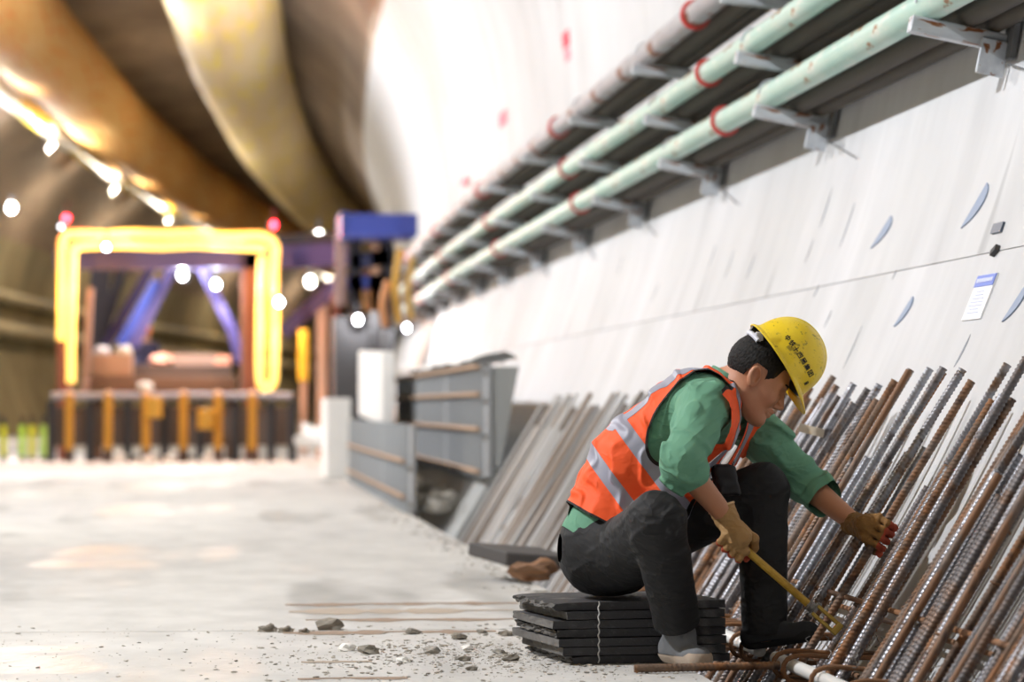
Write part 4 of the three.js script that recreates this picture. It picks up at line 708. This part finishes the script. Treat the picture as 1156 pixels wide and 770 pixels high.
    const near = Math.exp(-Math.pow((p.distanceTo(kneeR)) / 0.16, 2)) + 0.6 * Math.exp(-Math.pow(p.distanceTo(kneeL) / 0.16, 2)) + 0.7 * Math.exp(-Math.pow(p.distanceTo(ankR) / 0.12, 2)) + 0.7 * Math.exp(-Math.pow(p.distanceTo(ankL) / 0.12, 2)) + 0.8 * Math.exp(-Math.pow(p.distanceTo(hipR) / 0.16, 2));
    const n = n3(p.x * 16 + p.y * 14, p.y * 22 - p.x * 12, p.z * 9), m = 1 - Math.abs(n3(p.x * 11 - p.y * 8, p.y * 16 + p.x * 9, p.z * 7 + 4)) * 2;
    const sw = Math.pow(0.5 + 0.5 * Math.sin(p.x * 30 - p.y * 52 + p.z * 20 + 2.2 * n), 4); return d - 0.005 * n * near - (0.007 * sw + 0.002 * clamp(m)) * Math.min(near, 1);
  };
  const [plo, phi] = bounds([pelvis, hipR, hipL, kneeR, ankR, kneeL, ankL], 0.17);
  const pm = clip(clip(surf(pantsF, plo, phi, 0.0075), p => Math.max(0.115 - tf(p)[0], 0.15 - cap(p, pelvis, W(0.3, -0.05, 0), 0, 0) < 0 ? 1 : -1, (p.z - pelvis.z - 0.17) * 4, (p.x - pelvis.x - 0.17) * 4)), p => p.distanceTo(ankR) < 0.12 ? add3(ankR, foldR, -0.045).sub(p).dot(foldR) : p.distanceTo(ankL) < 0.12 ? p.y - ankL.y + 0.01 : 1);
  const pg = geoOf(pm, 1.7), pc = []; for (let i = 0; i < pm.pos.length; i += 3) {    // chalky dust rubbed into the cloth
    const x = pm.pos[i], y = pm.pos[i + 1], z = pm.pos[i + 2], g = sstep(0.22, 0.5, n3(x * 14, y * 14, z * 14) * 0.6 + n3(x * 70, y * 70, z * 50) * 0.5), k = 0.0075 + 0.045 * g * sstep(0.28, 0.0, Math.hypot(x - kneeR.x + 0.06, y - kneeR.y + 0.03, z - kneeR.z - 0.02)); pc.push(k, k * 1.02, k * 1.14);
  }
  pg.setAttribute('color', new THREE.Float32BufferAttribute(pc, 3));
  const trs = mesh('trousers', pg, M(0xffffff, 0.75, { vertexColors: true, bumpMap: T.cloth, bumpScale: 0.005 }), man);
  mesh('belt_loop', new THREE.TorusGeometry(0.017, 0.003, 6, 16).rotateY(0.5).translate(P(651, 637, 9.0).x, P(651, 637, 9.0).y, -9.0), M(0x15161a, 0.8), trs);
  // shirt
  const cR = elR.clone().lerp(wrR, 0.24), cL = elL.clone().lerp(wrL, 0.40), dR = dirv(elR, wrR), dL = dirv(elL, wrL);
  const sR2 = elR.clone().lerp(wrR, 0.45), sL2 = elL.clone().lerp(wrL, 0.6), sN1 = W(0.60, 0.0, 0), sN2 = add3(neckB, hu, 0.02);
  const shirtF = p => {
    let d = trunk(p) - 0.012;
    const cuffR = 0.007 * sstep(-0.05, -0.035, q0.copy(p).sub(cR).dot(dR)), cuffL = 0.007 * sstep(-0.05, -0.035, q0.copy(p).sub(cL).dot(dL));
    let a = smin(cap(p, shR, elR, 0.076, 0.064), cap(p, elR, sR2, 0.062, 0.054) - cuffR, 0.02), b = smin(cap(p, shL, elL, 0.076, 0.066), cap(p, elL, sL2, 0.06, 0.047) - cuffL, 0.02);
    if (Math.min(Math.abs(a), Math.abs(b)) > 0.05) return smin(smin(d, Math.min(a, b), 0.03), cap(p, sN1, sN2, 0.082, 0.07), 0.02);
    const wv = n3(p.x * 7, p.y * 7, p.z * 7), na = Math.sin((p.x * 34 + p.y * 62 + p.z * 16) + 5 * wv), nb = n3(p.x * 9 + 3, p.y * 9, p.z * 9), fo = (0.011 + 0.012 * nb) * (Math.pow(0.5 + 0.5 * na, 3) - 0.3) + 0.007 * nb;
    a -= fo; b -= fo;
    d = smin(d, Math.min(a, b), 0.03);
    return smin(d, cap(p, sN1, sN2, 0.082, 0.07), 0.02);
  };
  const [slo, shi] = bounds([pelvis, neckB, shR, shL, elR, elL, cR, cL, W(0.1, -0.2, 0)], 0.13);
  const mShirt = M(0x669a7e, 0.85, { bumpMap: T.cloth, bumpScale: 0.007 });
  const sm = clip(clip(clip(surf(shirtF, slo, shi, 0.0056), p => cap(p, elR, wrR, 0.095, 0.095) < 0 ? cR.clone().sub(p).dot(dR) : cap(p, elL, wrL, 0.095, 0.095) < 0 ? cL.clone().sub(p).dot(dL) : 1), p => tf(p)[0] + 0.02), p => { const [f, uu] = hl(p); return Math.min(0.064 - q0.copy(p).sub(neckB).dot(hu) * 1.0 - 0.05, 1) + 0.02 + (p.distanceTo(neckB) > 0.15 ? 1 : 0); });
  const shirt = mesh('shirt', geoOf(sm, 1.7), mShirt, man);
  // shirt tail hanging out behind: a draped sheet with folds
  { const pos = [], uv = [], idx = [], nu = 24, nv = 14;
    for (const side of [0, 1]) for (let i = 0; i <= nu; i++) for (let j = 0; j <= nv; j++) { const w = lerp(0.11, -0.15, i / nu), v = j / nv, top = W(0.10, -0.165, w), end = add3(P(650, 614, 9.1), r, w, V(0, 1, 0), 0.012 * Math.sin(i * 1.1) + 0.0), a = top.lerp(end, v); a.addScaledVector(fw, 0.007 * Math.sin(i * 1.3 + v * 2) * v - 0.022 * Math.sin(v * 3.1) + side * 0.003); pos.push(a.x, a.y, a.z); uv.push(i / 4, v); }
    const o = (nu + 1) * (nv + 1); for (let i = 0; i < nu; i++) for (let j = 0; j < nv; j++) { const a = i * (nv + 1) + j, b = a + nv + 1; idx.push(a, b, a + 1, a + 1, b, b + 1, a + o, a + 1 + o, b + o, a + 1 + o, b + 1 + o, b + o); }
    const g = new THREE.BufferGeometry(); g.setAttribute('position', new THREE.Float32BufferAttribute(pos, 3)); g.setAttribute('uv', new THREE.Float32BufferAttribute(uv, 2)); g.setIndex(idx); mesh('shirt_tail', smooth(g), mShirt, shirt).userData.label = 'pale green shirt tail hanging out behind'; }
  // vest: a loose shell over the shirt, open in front, with grey bands and dark edging
  const vestF = p => {
    const [t, f, w] = tf(p); const fl = 0.024 + 0.014 * sstep(0.3, 0.0, t) + 0.055 * sstep(0.0, 0.1, f) * sstep(0.62, 0.4, t);
    const t0 = trunk(p); if (Math.abs(t0 - 0.05) > 0.09) return t0 - fl;
    const na = n3(p.x * 9 + p.y * 7, p.y * 12 - p.x * 8, p.z * 8), nb = 1 - 2 * Math.abs(n3(p.x * 8 - p.y * 7 + 3, p.y * 9 + p.x * 7, p.z * 10));
    const sw = Math.pow(0.5 + 0.5 * Math.sin(t * 46 + f * 60 + w * 12 + 5 * na), 3); return t0 - fl - 0.007 * na - (0.004 + 0.007 * nb) * sw;
  };
  const neckD = p => Math.hypot(...(() => { const [t, f, w] = tf(p); return [f - 0.02 - (t - 0.6) * 0.6, w]; })());
  const vestKeep = p => {
    const [t, f, w] = tf(p), hem = t - 0.048 - 0.02 * sstep(-0.1, 0.12, f);
    const hole = s => { const a = (t - 0.47) / 0.172, b = (f - 0.006) / 0.086; return Math.max((Math.hypot(a, b) - 1) * 0.1, 0.125 - s * w); };
    const front = f > 0 ? Math.abs(w) - 0.022 - 0.13 * Math.max(0, t - 0.3) : 0.05;
    const neck = t > 0.5 ? neckD(p) - 0.078 : 0.05;
    return Math.min(hem, hole(1), hole(-1), front, neck);
  };
  const [vlo, vhi] = bounds([W(0, 0, 0.2), W(0, 0, -0.2), W(0.66, 0, 0.2), W(0.66, 0, -0.2), W(0.3, -0.2, 0), W(0.3, 0.2, 0)], 0.1);
  const vs = surf(vestF, vlo, vhi, 0.006);
  const vAll = clip(vs, vestKeep);
  const band = p => { const [t, f, w] = tf(p), a = t + 0.35 * f, v = Math.abs(Math.abs(w) - (f > 0.04 ? 0.10 : 0.14)) ; return Math.max(0.024 - Math.abs(a - 0.28), 0.022 - Math.abs(a - 0.145), t > 0.3 ? 0.022 - v : -1); };
  const edge = p => 0.0065 - vestKeep(p);
  const vest = mesh('vest', geoOf(clip(clip(vAll, p => -band(p)), p => -edge(p)), 1.7), M(0xff5c22, 0.7, { bumpMap: T.cloth, bumpScale: 0.003 }), man); vest.userData.label = 'fluorescent orange safety vest';
  mesh('reflective_band', geoOf(inflate(clip(clip(vAll, band), p => -edge(p)), 0.0012)), M(0x9b9cab, 0.45, { bumpMap: T.weave, bumpScale: 0.0004 }), vest);
  mesh('edging', geoOf(inflate(clip(vAll, edge), 0.0015)), M(0x1c1614, 0.8), vest);
  // writing on the vest back and front, from short dark strokes
  const GLYPH = {
    zhong: [[.15, .3, .85, .3, .85, .75, .15, .75, .15, .3], [.5, 0, .5, 1]],
    tie: [[.2, 1, .05, .75], [.1, .8, .4, .8], [.05, .55, .42, .55], [.24, .8, .24, .08, .42, .2], [.6, 1, .5, .75], [.55, .8, .95, .8], [.48, .5, 1, .5], [.74, 1, .74, .5, .48, 0], [.74, .5, 1, 0]],
    shi: [[.05, .55, .95, .55], [.5, 1, .5, 0]],
    si: [[.08, .1, .92, .1, .92, .85, .08, .85, .08, .1], [.38, .85, .3, .4], [.62, .85, .62, .45, .85, .45]],
    ju: [[.12, .68, .85, .68, .85, .95, .12, .95, .12, .4, .02, 0], [.12, .55, .92, .55, .9, .1, .75, .05], [.32, .12, .68, .12, .68, .4, .32, .4, .32, .12]],
    ji: [[.3, 1, .1, .7], [.22, .85, .22, .4], [.22, .82, .9, .82], [.22, .68, .85, .68], [.22, .54, .85, .54], [.22, .4, .92, .4], [.55, 1, .55, .4], [.03, .28, .97, .28], [.5, .4, .5, 0], [.5, .28, .1, .02], [.5, .28, .9, .02]],
    tuan: [[.06, .03, .94, .03, .94, .95, .06, .95, .06, .03], [.2, .68, .8, .68], [.58, .85, .58, .15, .45, .2], [.55, .65, .22, .25]],
  };
  function strokes(list, size, gap, width, place) {   // place(x, y) gives the point on the surface
    const pos = [], idx = [];
    list.forEach((k, n) => GLYPH[k].forEach(s => {
      for (let i = 0; i + 3 < s.length; i += 2) {
        const x0 = n * (size + gap) + s[i] * size, y0 = s[i + 1] * size, x1 = n * (size + gap) + s[i + 2] * size, y1 = s[i + 3] * size, l = Math.hypot(x1 - x0, y1 - y0) || 1, ex = (x1 - x0) / l * width / 2, ey = (y1 - y0) / l * width / 2, o = pos.length / 3;
        for (const [x, y] of [[x0 - ex - ey, y0 - ey + ex], [x1 + ex - ey, y1 + ey + ex], [x1 + ex + ey, y1 + ey - ex], [x0 - ex + ey, y0 - ey - ex]]) { const p = place(x, y); pos.push(p.x, p.y, p.z); }
        idx.push(o, o + 1, o + 2, o, o + 2, o + 3);
      }
    }));
    const g = new THREE.BufferGeometry(); g.setAttribute('position', new THREE.Float32BufferAttribute(pos, 3)); g.setAttribute('uv', new THREE.Float32BufferAttribute(new Float32Array(pos.length / 3 * 2), 2)); g.setIndex(idx); return smooth(g);
  }
  const toVest = (t, w, dir) => { const p = W(t, 0.25 * dir, w); for (let k = 0; k < 40; k++) { const d = vestF(p); if (d < 0.0005) break; p.addScaledVector(fw, -dir * d * 0.8); } return p.addScaledVector(fw, dir * 0.002); };
  mesh('lettering', strokes(['zhong', 'tie', 'shi', 'si', 'ju'], 0.036, 0.008, 0.0052, (x, y) => toVest(0.475 + y, 0.055 - x, -1)), M(0x2a1614, 0.8), vest);
  mesh('lettering', strokes(['zhong', 'tie', 'ju'], 0.022, 0.004, 0.0034, (x, y) => toVest(0.45 - x, -0.075 - y, 1)), M(0x2a1614, 0.8), vest);
  // dark pouch at the waist
  const pc0 = P(819, 542, 8.98), pf = p => { const x = p.x - pc0.x, y = p.y - pc0.y, z = p.z - pc0.z; return Math.hypot(Math.max(Math.abs(x + y * 0.2) - 0.022, 0), Math.max(Math.abs(y) - 0.035, 0), Math.max(Math.abs(z) - 0.03, 0)) - 0.012 - 0.004 * n3(p.x * 40, p.y * 40, p.z * 40); };
  mesh('waist_pouch', geoOf(surf(pf, add3(pc0, V(1, 1, 1), -0.08), add3(pc0, V(1, 1, 1), 0.08), 0.005)), M(0x1d1f24, 0.6), man);
  // shoes
  function shoe(heel, toe, ank, mats, soleT) {
    const lift = V(0, 1, 0), s1 = add3(heel, lift, 0.036), s2 = add3(toe, lift, 0.026), s3 = add3(heel, lift, 0.05), s4 = heel.clone().lerp(toe, 0.35).add(V(0, 0.06, 0));
    const ax = dirv(heel, toe), g = p => {
      let d = smin(cap(p, s1, s2, 0.037, 0.036), cap(p, s3, ank, 0.04, 0.046), 0.03);
      d = smin(d, cap(p, s4, ank, 0.034, 0.04), 0.03);
      return smax(d - 0.002 * n3(p.x * 30, p.y * 30, p.z * 30), heel.y - p.y + 0.004 + (toe.y - heel.y) * clamp(q0.copy(p).sub(heel).dot(ax) / 0.18), 0.006);
    };
    const [a, b] = bounds([heel, toe, ank], 0.08), m = surf(g, a, b, 0.0045), sole = p => { const k = clamp(q0.copy(p).sub(heel).dot(ax) / heel.distanceTo(toe)); return soleT + 0.012 * sstep(0.75, 1, k) - (p.y - lerp(heel.y, toe.y, k)); };
    const o = mesh('shoe', geoOf(clip(m, p => -sole(p)), 8), mats[0], man); mesh('sole', geoOf(inflate(clip(m, sole), 0.003), 8), mats[1], o);
  }
  const hR = P(760, 748, 8.87), tR = P(790, 752, 8.71); hR.y = 0.004; tR.y = 0.004;
  shoe(hR, tR, ankR, [M(0x6f7173, 0.95, { bumpMap: T.grain, bumpScale: 0.001 }), M(0xb09f8d, 0.9, { bumpMap: T.grain, bumpScale: 0.001 })], 0.03);
  const hL = P(852, 738, 9.02), tL = P(912, 728, 8.97); hL.y = 0.03; tL.y = 0.058;
  shoe(hL, tL, add3(ankL, V(0, 1, 0), 0.0), [M(0x26272a, 0.8), M(0x1b1b1c, 0.8)], 0.022);
  // gloves: palm fanned out to four knuckles, fingers closed round the thing held, thumb across
  function glove(C, axis, wrist, cam, mats, thumbSide, cuff, redAt) {
    const toW = wrist.clone().sub(C), v = toW.clone().addScaledVector(axis, -toW.dot(axis)).normalize(), z = V().crossVectors(axis, v); if (z.dot(cam) < 0) z.negate();
    const offs = [-0.037, -0.0125, 0.012, 0.0355], lens = [0.9, 1, 1, 0.92], parts = [], fingers = [];
    offs.forEach((o, k) => {
      const K = add3(C, axis, o, z, 0.034, v, -0.010), K2 = add3(C, axis, o, z, 0.014, v, -0.042 * lens[k]), K3 = add3(C, axis, o, z, -0.020, v, -0.034 * lens[k]), K4 = add3(C, axis, o * 0.95, z, -0.026, v, 0.002);
      parts.push([wrist.clone().lerp(K, 0.12), K, 0.024, 0.0145]); fingers.push([K, K2, 0.0112, 0.0108], [K2, K3, 0.0108, 0.0104], [K3, K4, 0.0104, 0.009]);
    });
    const T0 = add3(C, axis, 0.03 * thumbSide, v, 0.038, z, 0.014), T1 = add3(C, axis, 0.05 * thumbSide, v, 0.025, z, -0.024), T2 = add3(C, axis, 0.053 * thumbSide, v, -0.012, z, -0.033);
    const thumb = [[wrist.clone().lerp(T0, 0.25), T0, 0.02, 0.0155], [T0, T1, 0.015, 0.013], [T1, T2, 0.013, 0.0105]];
    const cd = dirv(wrist, C), g1 = add3(C, z, 0.05, v, 0.012), g2 = add3(wrist, cd, -0.03), g = p => {
      let d = 9; for (const [a, b, x, y] of parts) d = smin(d, cap(p, a, b, x, y), 0.012);
      d = smin(d, cap(p, g1, wrist, 0.03, 0.026), 0.014);
      let fd = 9; for (const [a, b, x, y] of fingers) fd = smin(fd, cap(p, a, b, x, y), 0.002);
      let td = 9; for (const [a, b, x, y] of thumb) td = smin(td, cap(p, a, b, x, y), 0.006);
      d = smin(smin(d, fd, 0.005), td, 0.006);
      d = smin(d, cap(p, wrist, g2, 0.035, 0.038 + cuff), 0.014);
      if (Math.abs(d) > 0.015) return d;
      return d - 0.0022 * n3(p.x * 60, p.y * 60, p.z * 60) - 0.002 * Math.pow(clamp(1 - 2.4 * Math.abs(n3(p.x * 34, p.y * 34 + p.x * 14, p.z * 34))), 3);
    };
    const [a, b] = bounds([C, wrist, ...fingers.map(f => f[1]), ...thumb.map(f => f[1])], 0.07), m = clip(surf(g, a, b, 0.0031), p => q0.copy(p).sub(add3(wrist, cd, -0.028)).dot(cd));
    const red = p => { q0.copy(p).sub(C); return 0.5 * (-q0.dot(z)) + 0.4 * (-q0.dot(v)) - redAt + 0.004 * n3(p.x * 50, p.y * 50, p.z * 50); };
    const o = mesh('glove', geoOf(clip(m, p => -red(p)), 8), mats[0], man); mesh('palm_lining', geoOf(clip(m, red), 8), mats[1], o);
    const rim = []; for (let i = 0; i <= 24; i++) { const e1 = V(0, 0, 1).addScaledVector(cd, -cd.z).normalize(), e2 = V().crossVectors(cd, e1), an = i / 24 * Math.PI * 2; rim.push(add3(wrist, cd, -0.028, e1, (0.037 + cuff) * Math.cos(an), e2, (0.037 + cuff) * Math.sin(an))); }
    mesh('cuff_hem', new THREE.TubeGeometry(new THREE.CatmullRomCurve3(rim, true), 48, 0.0038, 6, true), mats[2], o);
    o.userData.label = 'worn tan leather glove';
  }
  const mTan = M(0xa98454, 0.8, { bumpMap: T.grain, bumpScale: 0.0015 }), mTanD = M(0x85602f, 0.8, { bumpMap: T.grain, bumpScale: 0.0015 }), mRedG = M(0xae4a30, 0.85), mCuff = M(0xd0b48c, 0.85);
  const CR = P(832, 612, 8.735), HE = P(916, 685, 8.69), ha = dirv(CR, HE);
  glove(CR, ha, wrR, V(0.15, 0.1, 1), [mTan, mRedG, mCuff], 1, 0.002, 0.0075);
  const bdir = V(Math.cos(rad(58.2)), Math.sin(rad(58.2)), 0);
  glove(GRIP, bdir, wrL, V(-0.25, 0.5, 0.85), [mTanD, mRedG, mTanD], -1, -0.002, 0.0125);
  // ---------------------------------------------------------------- hammer with a slotted steel head
  const ham = thing('hammer', 'hammer with a yellow wooden handle and slotted brass-coloured head in the right glove', 'hammer');
  const side = V().crossVectors(ha, V(0, 0, 1)).normalize(), mat4 = new THREE.Matrix4().makeBasis(ha, side.clone().negate(), V().crossVectors(ha, side.clone().negate()));
  mesh('handle', rod(add3(CR, ha, -0.048), HE, 0.0115, 14), M(0xffffff, 0.5, { map: T.wood, bumpMap: T.grain, bumpScale: 0.0008 }), ham);
  const mBr = M(0xb79a4a, 0.35, { metalness: 0.6 }), mSt = M(0x8c8a86, 0.35, { metalness: 0.8 });
  const headG = new THREE.Group(); headG.name = 'head'; headG.position.copy(HE); headG.quaternion.setFromRotationMatrix(mat4); ham.add(headG);
  mesh('socket', new THREE.CylinderGeometry(0.0165, 0.0155, 0.026, 16).rotateZ(Math.PI / 2), mSt, headG);
  mesh('cross_pin', new RoundedBoxGeometry(0.014, 0.05, 0.02, 2, 0.003).translate(0.014, 0, 0), mSt, headG);
  for (const s of [-1, 1]) mesh('prong', new RoundedBoxGeometry(0.085, 0.011, 0.026, 2, 0.003).translate(0.055, 0.0135 * s, 0), mBr, headG);
  mesh('striking_end', new RoundedBoxGeometry(0.022, 0.04, 0.03, 2, 0.004).translate(0.098, 0, 0), mBr, headG);
  for (const x of [-0.01, 0.006]) mesh('wire_wrap', new THREE.TorusGeometry(0.0185, 0.0022, 6, 18).rotateY(Math.PI / 2 + 0.2).translate(x, 0, 0), mSt, headG);

  // ---------------------------------------------------------------- hard hat
  const hat = thing('hard_hat', 'yellow hard hat with black lettering on the seated man', 'helmet');
  const hp = Math.atan2(0.85, 0.53), HU = V(Math.sin(hp), Math.cos(hp), 0), HF = V(Math.cos(hp) * Math.cos(turn), -Math.sin(hp) * Math.cos(turn), Math.sin(turn)).normalize(), HW = V().crossVectors(HF, HU).normalize(), HO = P(878, 409, 9.06);
  const hatP = (f, uu, w) => add3(HO, HF, f, HU, uu, HW, w);
  const HA = 0.126, HB = 0.106, HCc = 0.150, kOf = uu => Math.pow(Math.max(0, 1 - Math.pow(clamp(uu / HCc), 2.35)), 1 / 2.2);
  const nT = 72, nP = 30, pos = [], idx = [], uv = [];
  for (let j = 0; j <= nP; j++) for (let i = 0; i <= nT; i++) {
    const uu = HCc * Math.sin(j / nP * Math.PI / 2), k = kOf(uu) + (j === nP ? 0.0 : 0), th = i / nT * Math.PI * 2; let f = HA * k * Math.cos(th), w = HB * k * Math.sin(th);
    const rdg = 0.0045 * sstep(0.024, 0.016, Math.abs(w)) * sstep(0.02, 0.06, uu), lug = 0.007 * (sstep(0.030, 0.022, Math.abs(f - 0.045)) + sstep(0.022, 0.016, Math.abs(f + 0.075))) * sstep(0.034, 0.028, uu) * sstep(0.03, 0.05, Math.abs(w)), fl = 0.006 * sstep(0.02, 0, uu);
    const p = hatP(f + (fl + lug * 0.2) * Math.cos(th), uu + rdg, w + (fl + lug) * Math.sin(th)); pos.push(p.x, p.y, p.z); uv.push(i / nT * 4, j / nP * 2);
  }
  for (let j = 0; j < nP; j++) for (let i = 0; i < nT; i++) { const a = j * (nT + 1) + i, b = a + nT + 1; idx.push(a, b, a + 1, a + 1, b, b + 1); }
  const mk = (po, ix, u2) => { const g = new THREE.BufferGeometry(); g.setAttribute('position', new THREE.Float32BufferAttribute(po, 3)); g.setAttribute('uv', new THREE.Float32BufferAttribute(u2, 2)); g.setIndex(ix); return smooth(g); };
  const hatTex = tex(512, (x, y) => mixc(mixc([236, 200, 20], [246, 214, 34], fbm(x, y, 6, 6, 301, 4)), [120, 96, 24], 0.55 * sstep(0.64, 0.78, fbm(x, y, 10, 10, 311, 5)) + 0.8 * sstep(0.86, 0.9, vn(x, y, 60, 60, 321)) * sstep(0.52, 0.72, fbm(x, y, 4, 4, 331, 3))));
  const mHat = new THREE.MeshPhysicalMaterial({ color: 0xffffff, map: hatTex, roughness: 0.42, clearcoat: 0.2, clearcoatRoughness: 0.4, side: THREE.DoubleSide });
  const shell = mesh('shell', mk(pos, idx, uv), mHat, hat);
  const bp = [], bi = [], bu = [];
  for (let i = 0; i <= nT; i++) { const th = i / nT * Math.PI * 2, c = Math.max(0, Math.cos(th)), ext = 0.008 + 0.036 * Math.pow(c, 2.2), dr = -0.004 - 0.010 * Math.pow(c, 2);
    [[0.0, 0.006], [0.008, 0.003], [ext + 0.006, dr], [ext + 0.007, dr - 0.003], [ext + 0.005, dr - 0.0045], [0.002, -0.003]].forEach(([e, uu], n) => { const p = hatP((HA + 0.002 + e) * Math.cos(th), uu, (HB + 0.002 + Math.min(e, 0.012) ) * Math.sin(th)); bp.push(p.x, p.y, p.z); bu.push(i / nT * 4, n * 0.05); }); }
  for (let i = 0; i < nT; i++) for (let n = 0; n < 5; n++) { const a = i * 6 + n, b = a + 6; bi.push(a, b, a + 1, a + 1, b, b + 1); }
  mesh('brim', mk(bp, bi, bu), mHat, hat);
  mesh('lettering', strokes(['zhong', 'tie', 'shi', 'si', 'ju', 'ji', 'tuan'], 0.0172, 0.0042, 0.0026, (x, y) => { const f = -0.054 + x, uu = 0.042 + y + x * 0.03, k = kOf(uu); return hatP(f, uu, HB * Math.sqrt(Math.max(0.01, k * k - (f / HA) ** 2)) + 0.0012); }), M(0x1a1812, 0.6), shell);
  mesh('emblem', strokes(['ju'], 0.014, 0, 0.003, (x, y) => { const f = 0.098 + x * 0.5, uu = 0.022 + y, k = kOf(uu); return hatP(f, uu, HB * Math.sqrt(Math.max(0.02, k * k - (f / HA) ** 2)) + 0.0014); }), M(0x3a3418, 0.6), shell);
  // cradle and ratchet at the nape
  const mWhiteP = M(0xd6d8e2, 0.5), mBlk = M(0x16161a, 0.5);
  const st = []; for (let i = 0; i <= 14; i++) { const an = lerp(Math.PI * 0.72, Math.PI * 1.28, i / 14); st.push(hatP(-0.018 + 0.105 * Math.cos(an), -0.026, 0.088 * Math.sin(an))); }
  const hb = []; for (let i = 0; i < 28; i++) { const an = i / 28 * Math.PI * 2; for (const uu of [-0.002, 0.02]) { const p = hatP(0.002 + 0.119 * Math.cos(an), uu, 0.1 * Math.sin(an)); hb.push(p); } }
  { const po = [], ix = []; hb.forEach(p => po.push(p.x, p.y, p.z)); for (let i = 0; i < 28; i++) { const a = 2 * i, b = (2 * i + 2) % 56; ix.push(a, b, a + 1, a + 1, b, b + 1); } mesh('inner_band', mk(po, ix, new Float32Array(112)), mBlk, hat); }
  const strap = mesh('headband', new THREE.TubeGeometry(new THREE.CatmullRomCurve3(st), 30, 0.009, 6), mWhiteP, hat);
  mesh('ratchet_knob', new THREE.CylinderGeometry(0.017, 0.017, 0.016, 20).rotateZ(1.0).translate(...hatP(-0.122, -0.016, 0.012).toArray()), mBlk, strap);
  for (const s of [1, -1]) mesh('cradle_tab', new RoundedBoxGeometry(0.024, 0.03, 0.012, 2, 0.004).translate(...hatP(-0.095, -0.015, 0.055 * s).toArray()), mWhiteP, strap);
  mesh('sweat_pad', new RoundedBoxGeometry(0.02, 0.016, 0.07, 2, 0.005).translate(...hatP(-0.105, -0.004, 0).toArray()), mBlk, strap);
}
// ------------------------------------------------------------------ a worker on the trolley deck, far back
{
  const c = P(163, 394, GD + 3), hd = P(163, 377, GD + 3), z = (x, y, w) => V(c.x + x, c.y + y, c.z + w);
  const foot = deckY + 0.02;
  const f = p => {
    let d = cap(p, z(0, -0.12, 0), z(0, 0.02, 0.02), 0.15, 0.14); d = smin(d, cap(p, z(-0.14, 0.04, 0), z(0.14, 0.04, 0), 0.07, 0.07), 0.05);
    for (const s of [-1, 1]) { d = smin(d, smin(cap(p, z(0.17 * s, 0.03, 0), z(0.2 * s, -0.2, 0.06), 0.055, 0.045), cap(p, z(0.2 * s, -0.2, 0.06), z(0.08 * s, -0.3, 0.22), 0.045, 0.04), 0.02), 0.03); d = smin(d, smin(cap(p, z(0.09 * s, -0.2, 0), z(0.13 * s, -0.26, 0.3), 0.09, 0.07), cap(p, z(0.13 * s, -0.26, 0.3), V(c.x + 0.13 * s, foot + 0.05, c.z + 0.2), 0.07, 0.05), 0.03), 0.04); }
    return smin(d, smin(cap(p, z(0, 0.05, 0.01), hd, 0.06, 0.06), cap(p, hd, hd.clone().add(V(0, 0.02, 0.02)), 0.09, 0.085), 0.03), 0.03);
  };
  const t = thing('person', 'distant worker in dark clothes and orange helmet crouching on the trolley deck', 'person');
  const m = surf(f, z(-0.4, -0.75, -0.35), z(0.4, 0.45, 0.5), 0.02);
  mesh('body', geoOf(m), M(0xa87a5e, 0.7), t);
  mesh('overalls', geoOf(inflate(clip(m, p => c.y + 0.1 - p.y), 0.012)), M(0x27243c, 0.8), t);
  const g = []; for (let i = 0; i <= 10; i++) { const a = i / 10 * Math.PI / 2; g.push(new THREE.Vector2(0.115 * Math.cos(a), 0.12 * Math.sin(a))); } g.unshift(new THREE.Vector2(0.14, -0.005));
  const o = thing('hard_hat', 'orange hard hat of the distant worker on the trolley deck', 'helmet', [hd.x, hd.y + 0.035, hd.z + 0.02]); mesh('shell', new THREE.LatheGeometry(g, 20), M(0xe07a26, 0.5), o);
}
renderer.render(scene, camera);
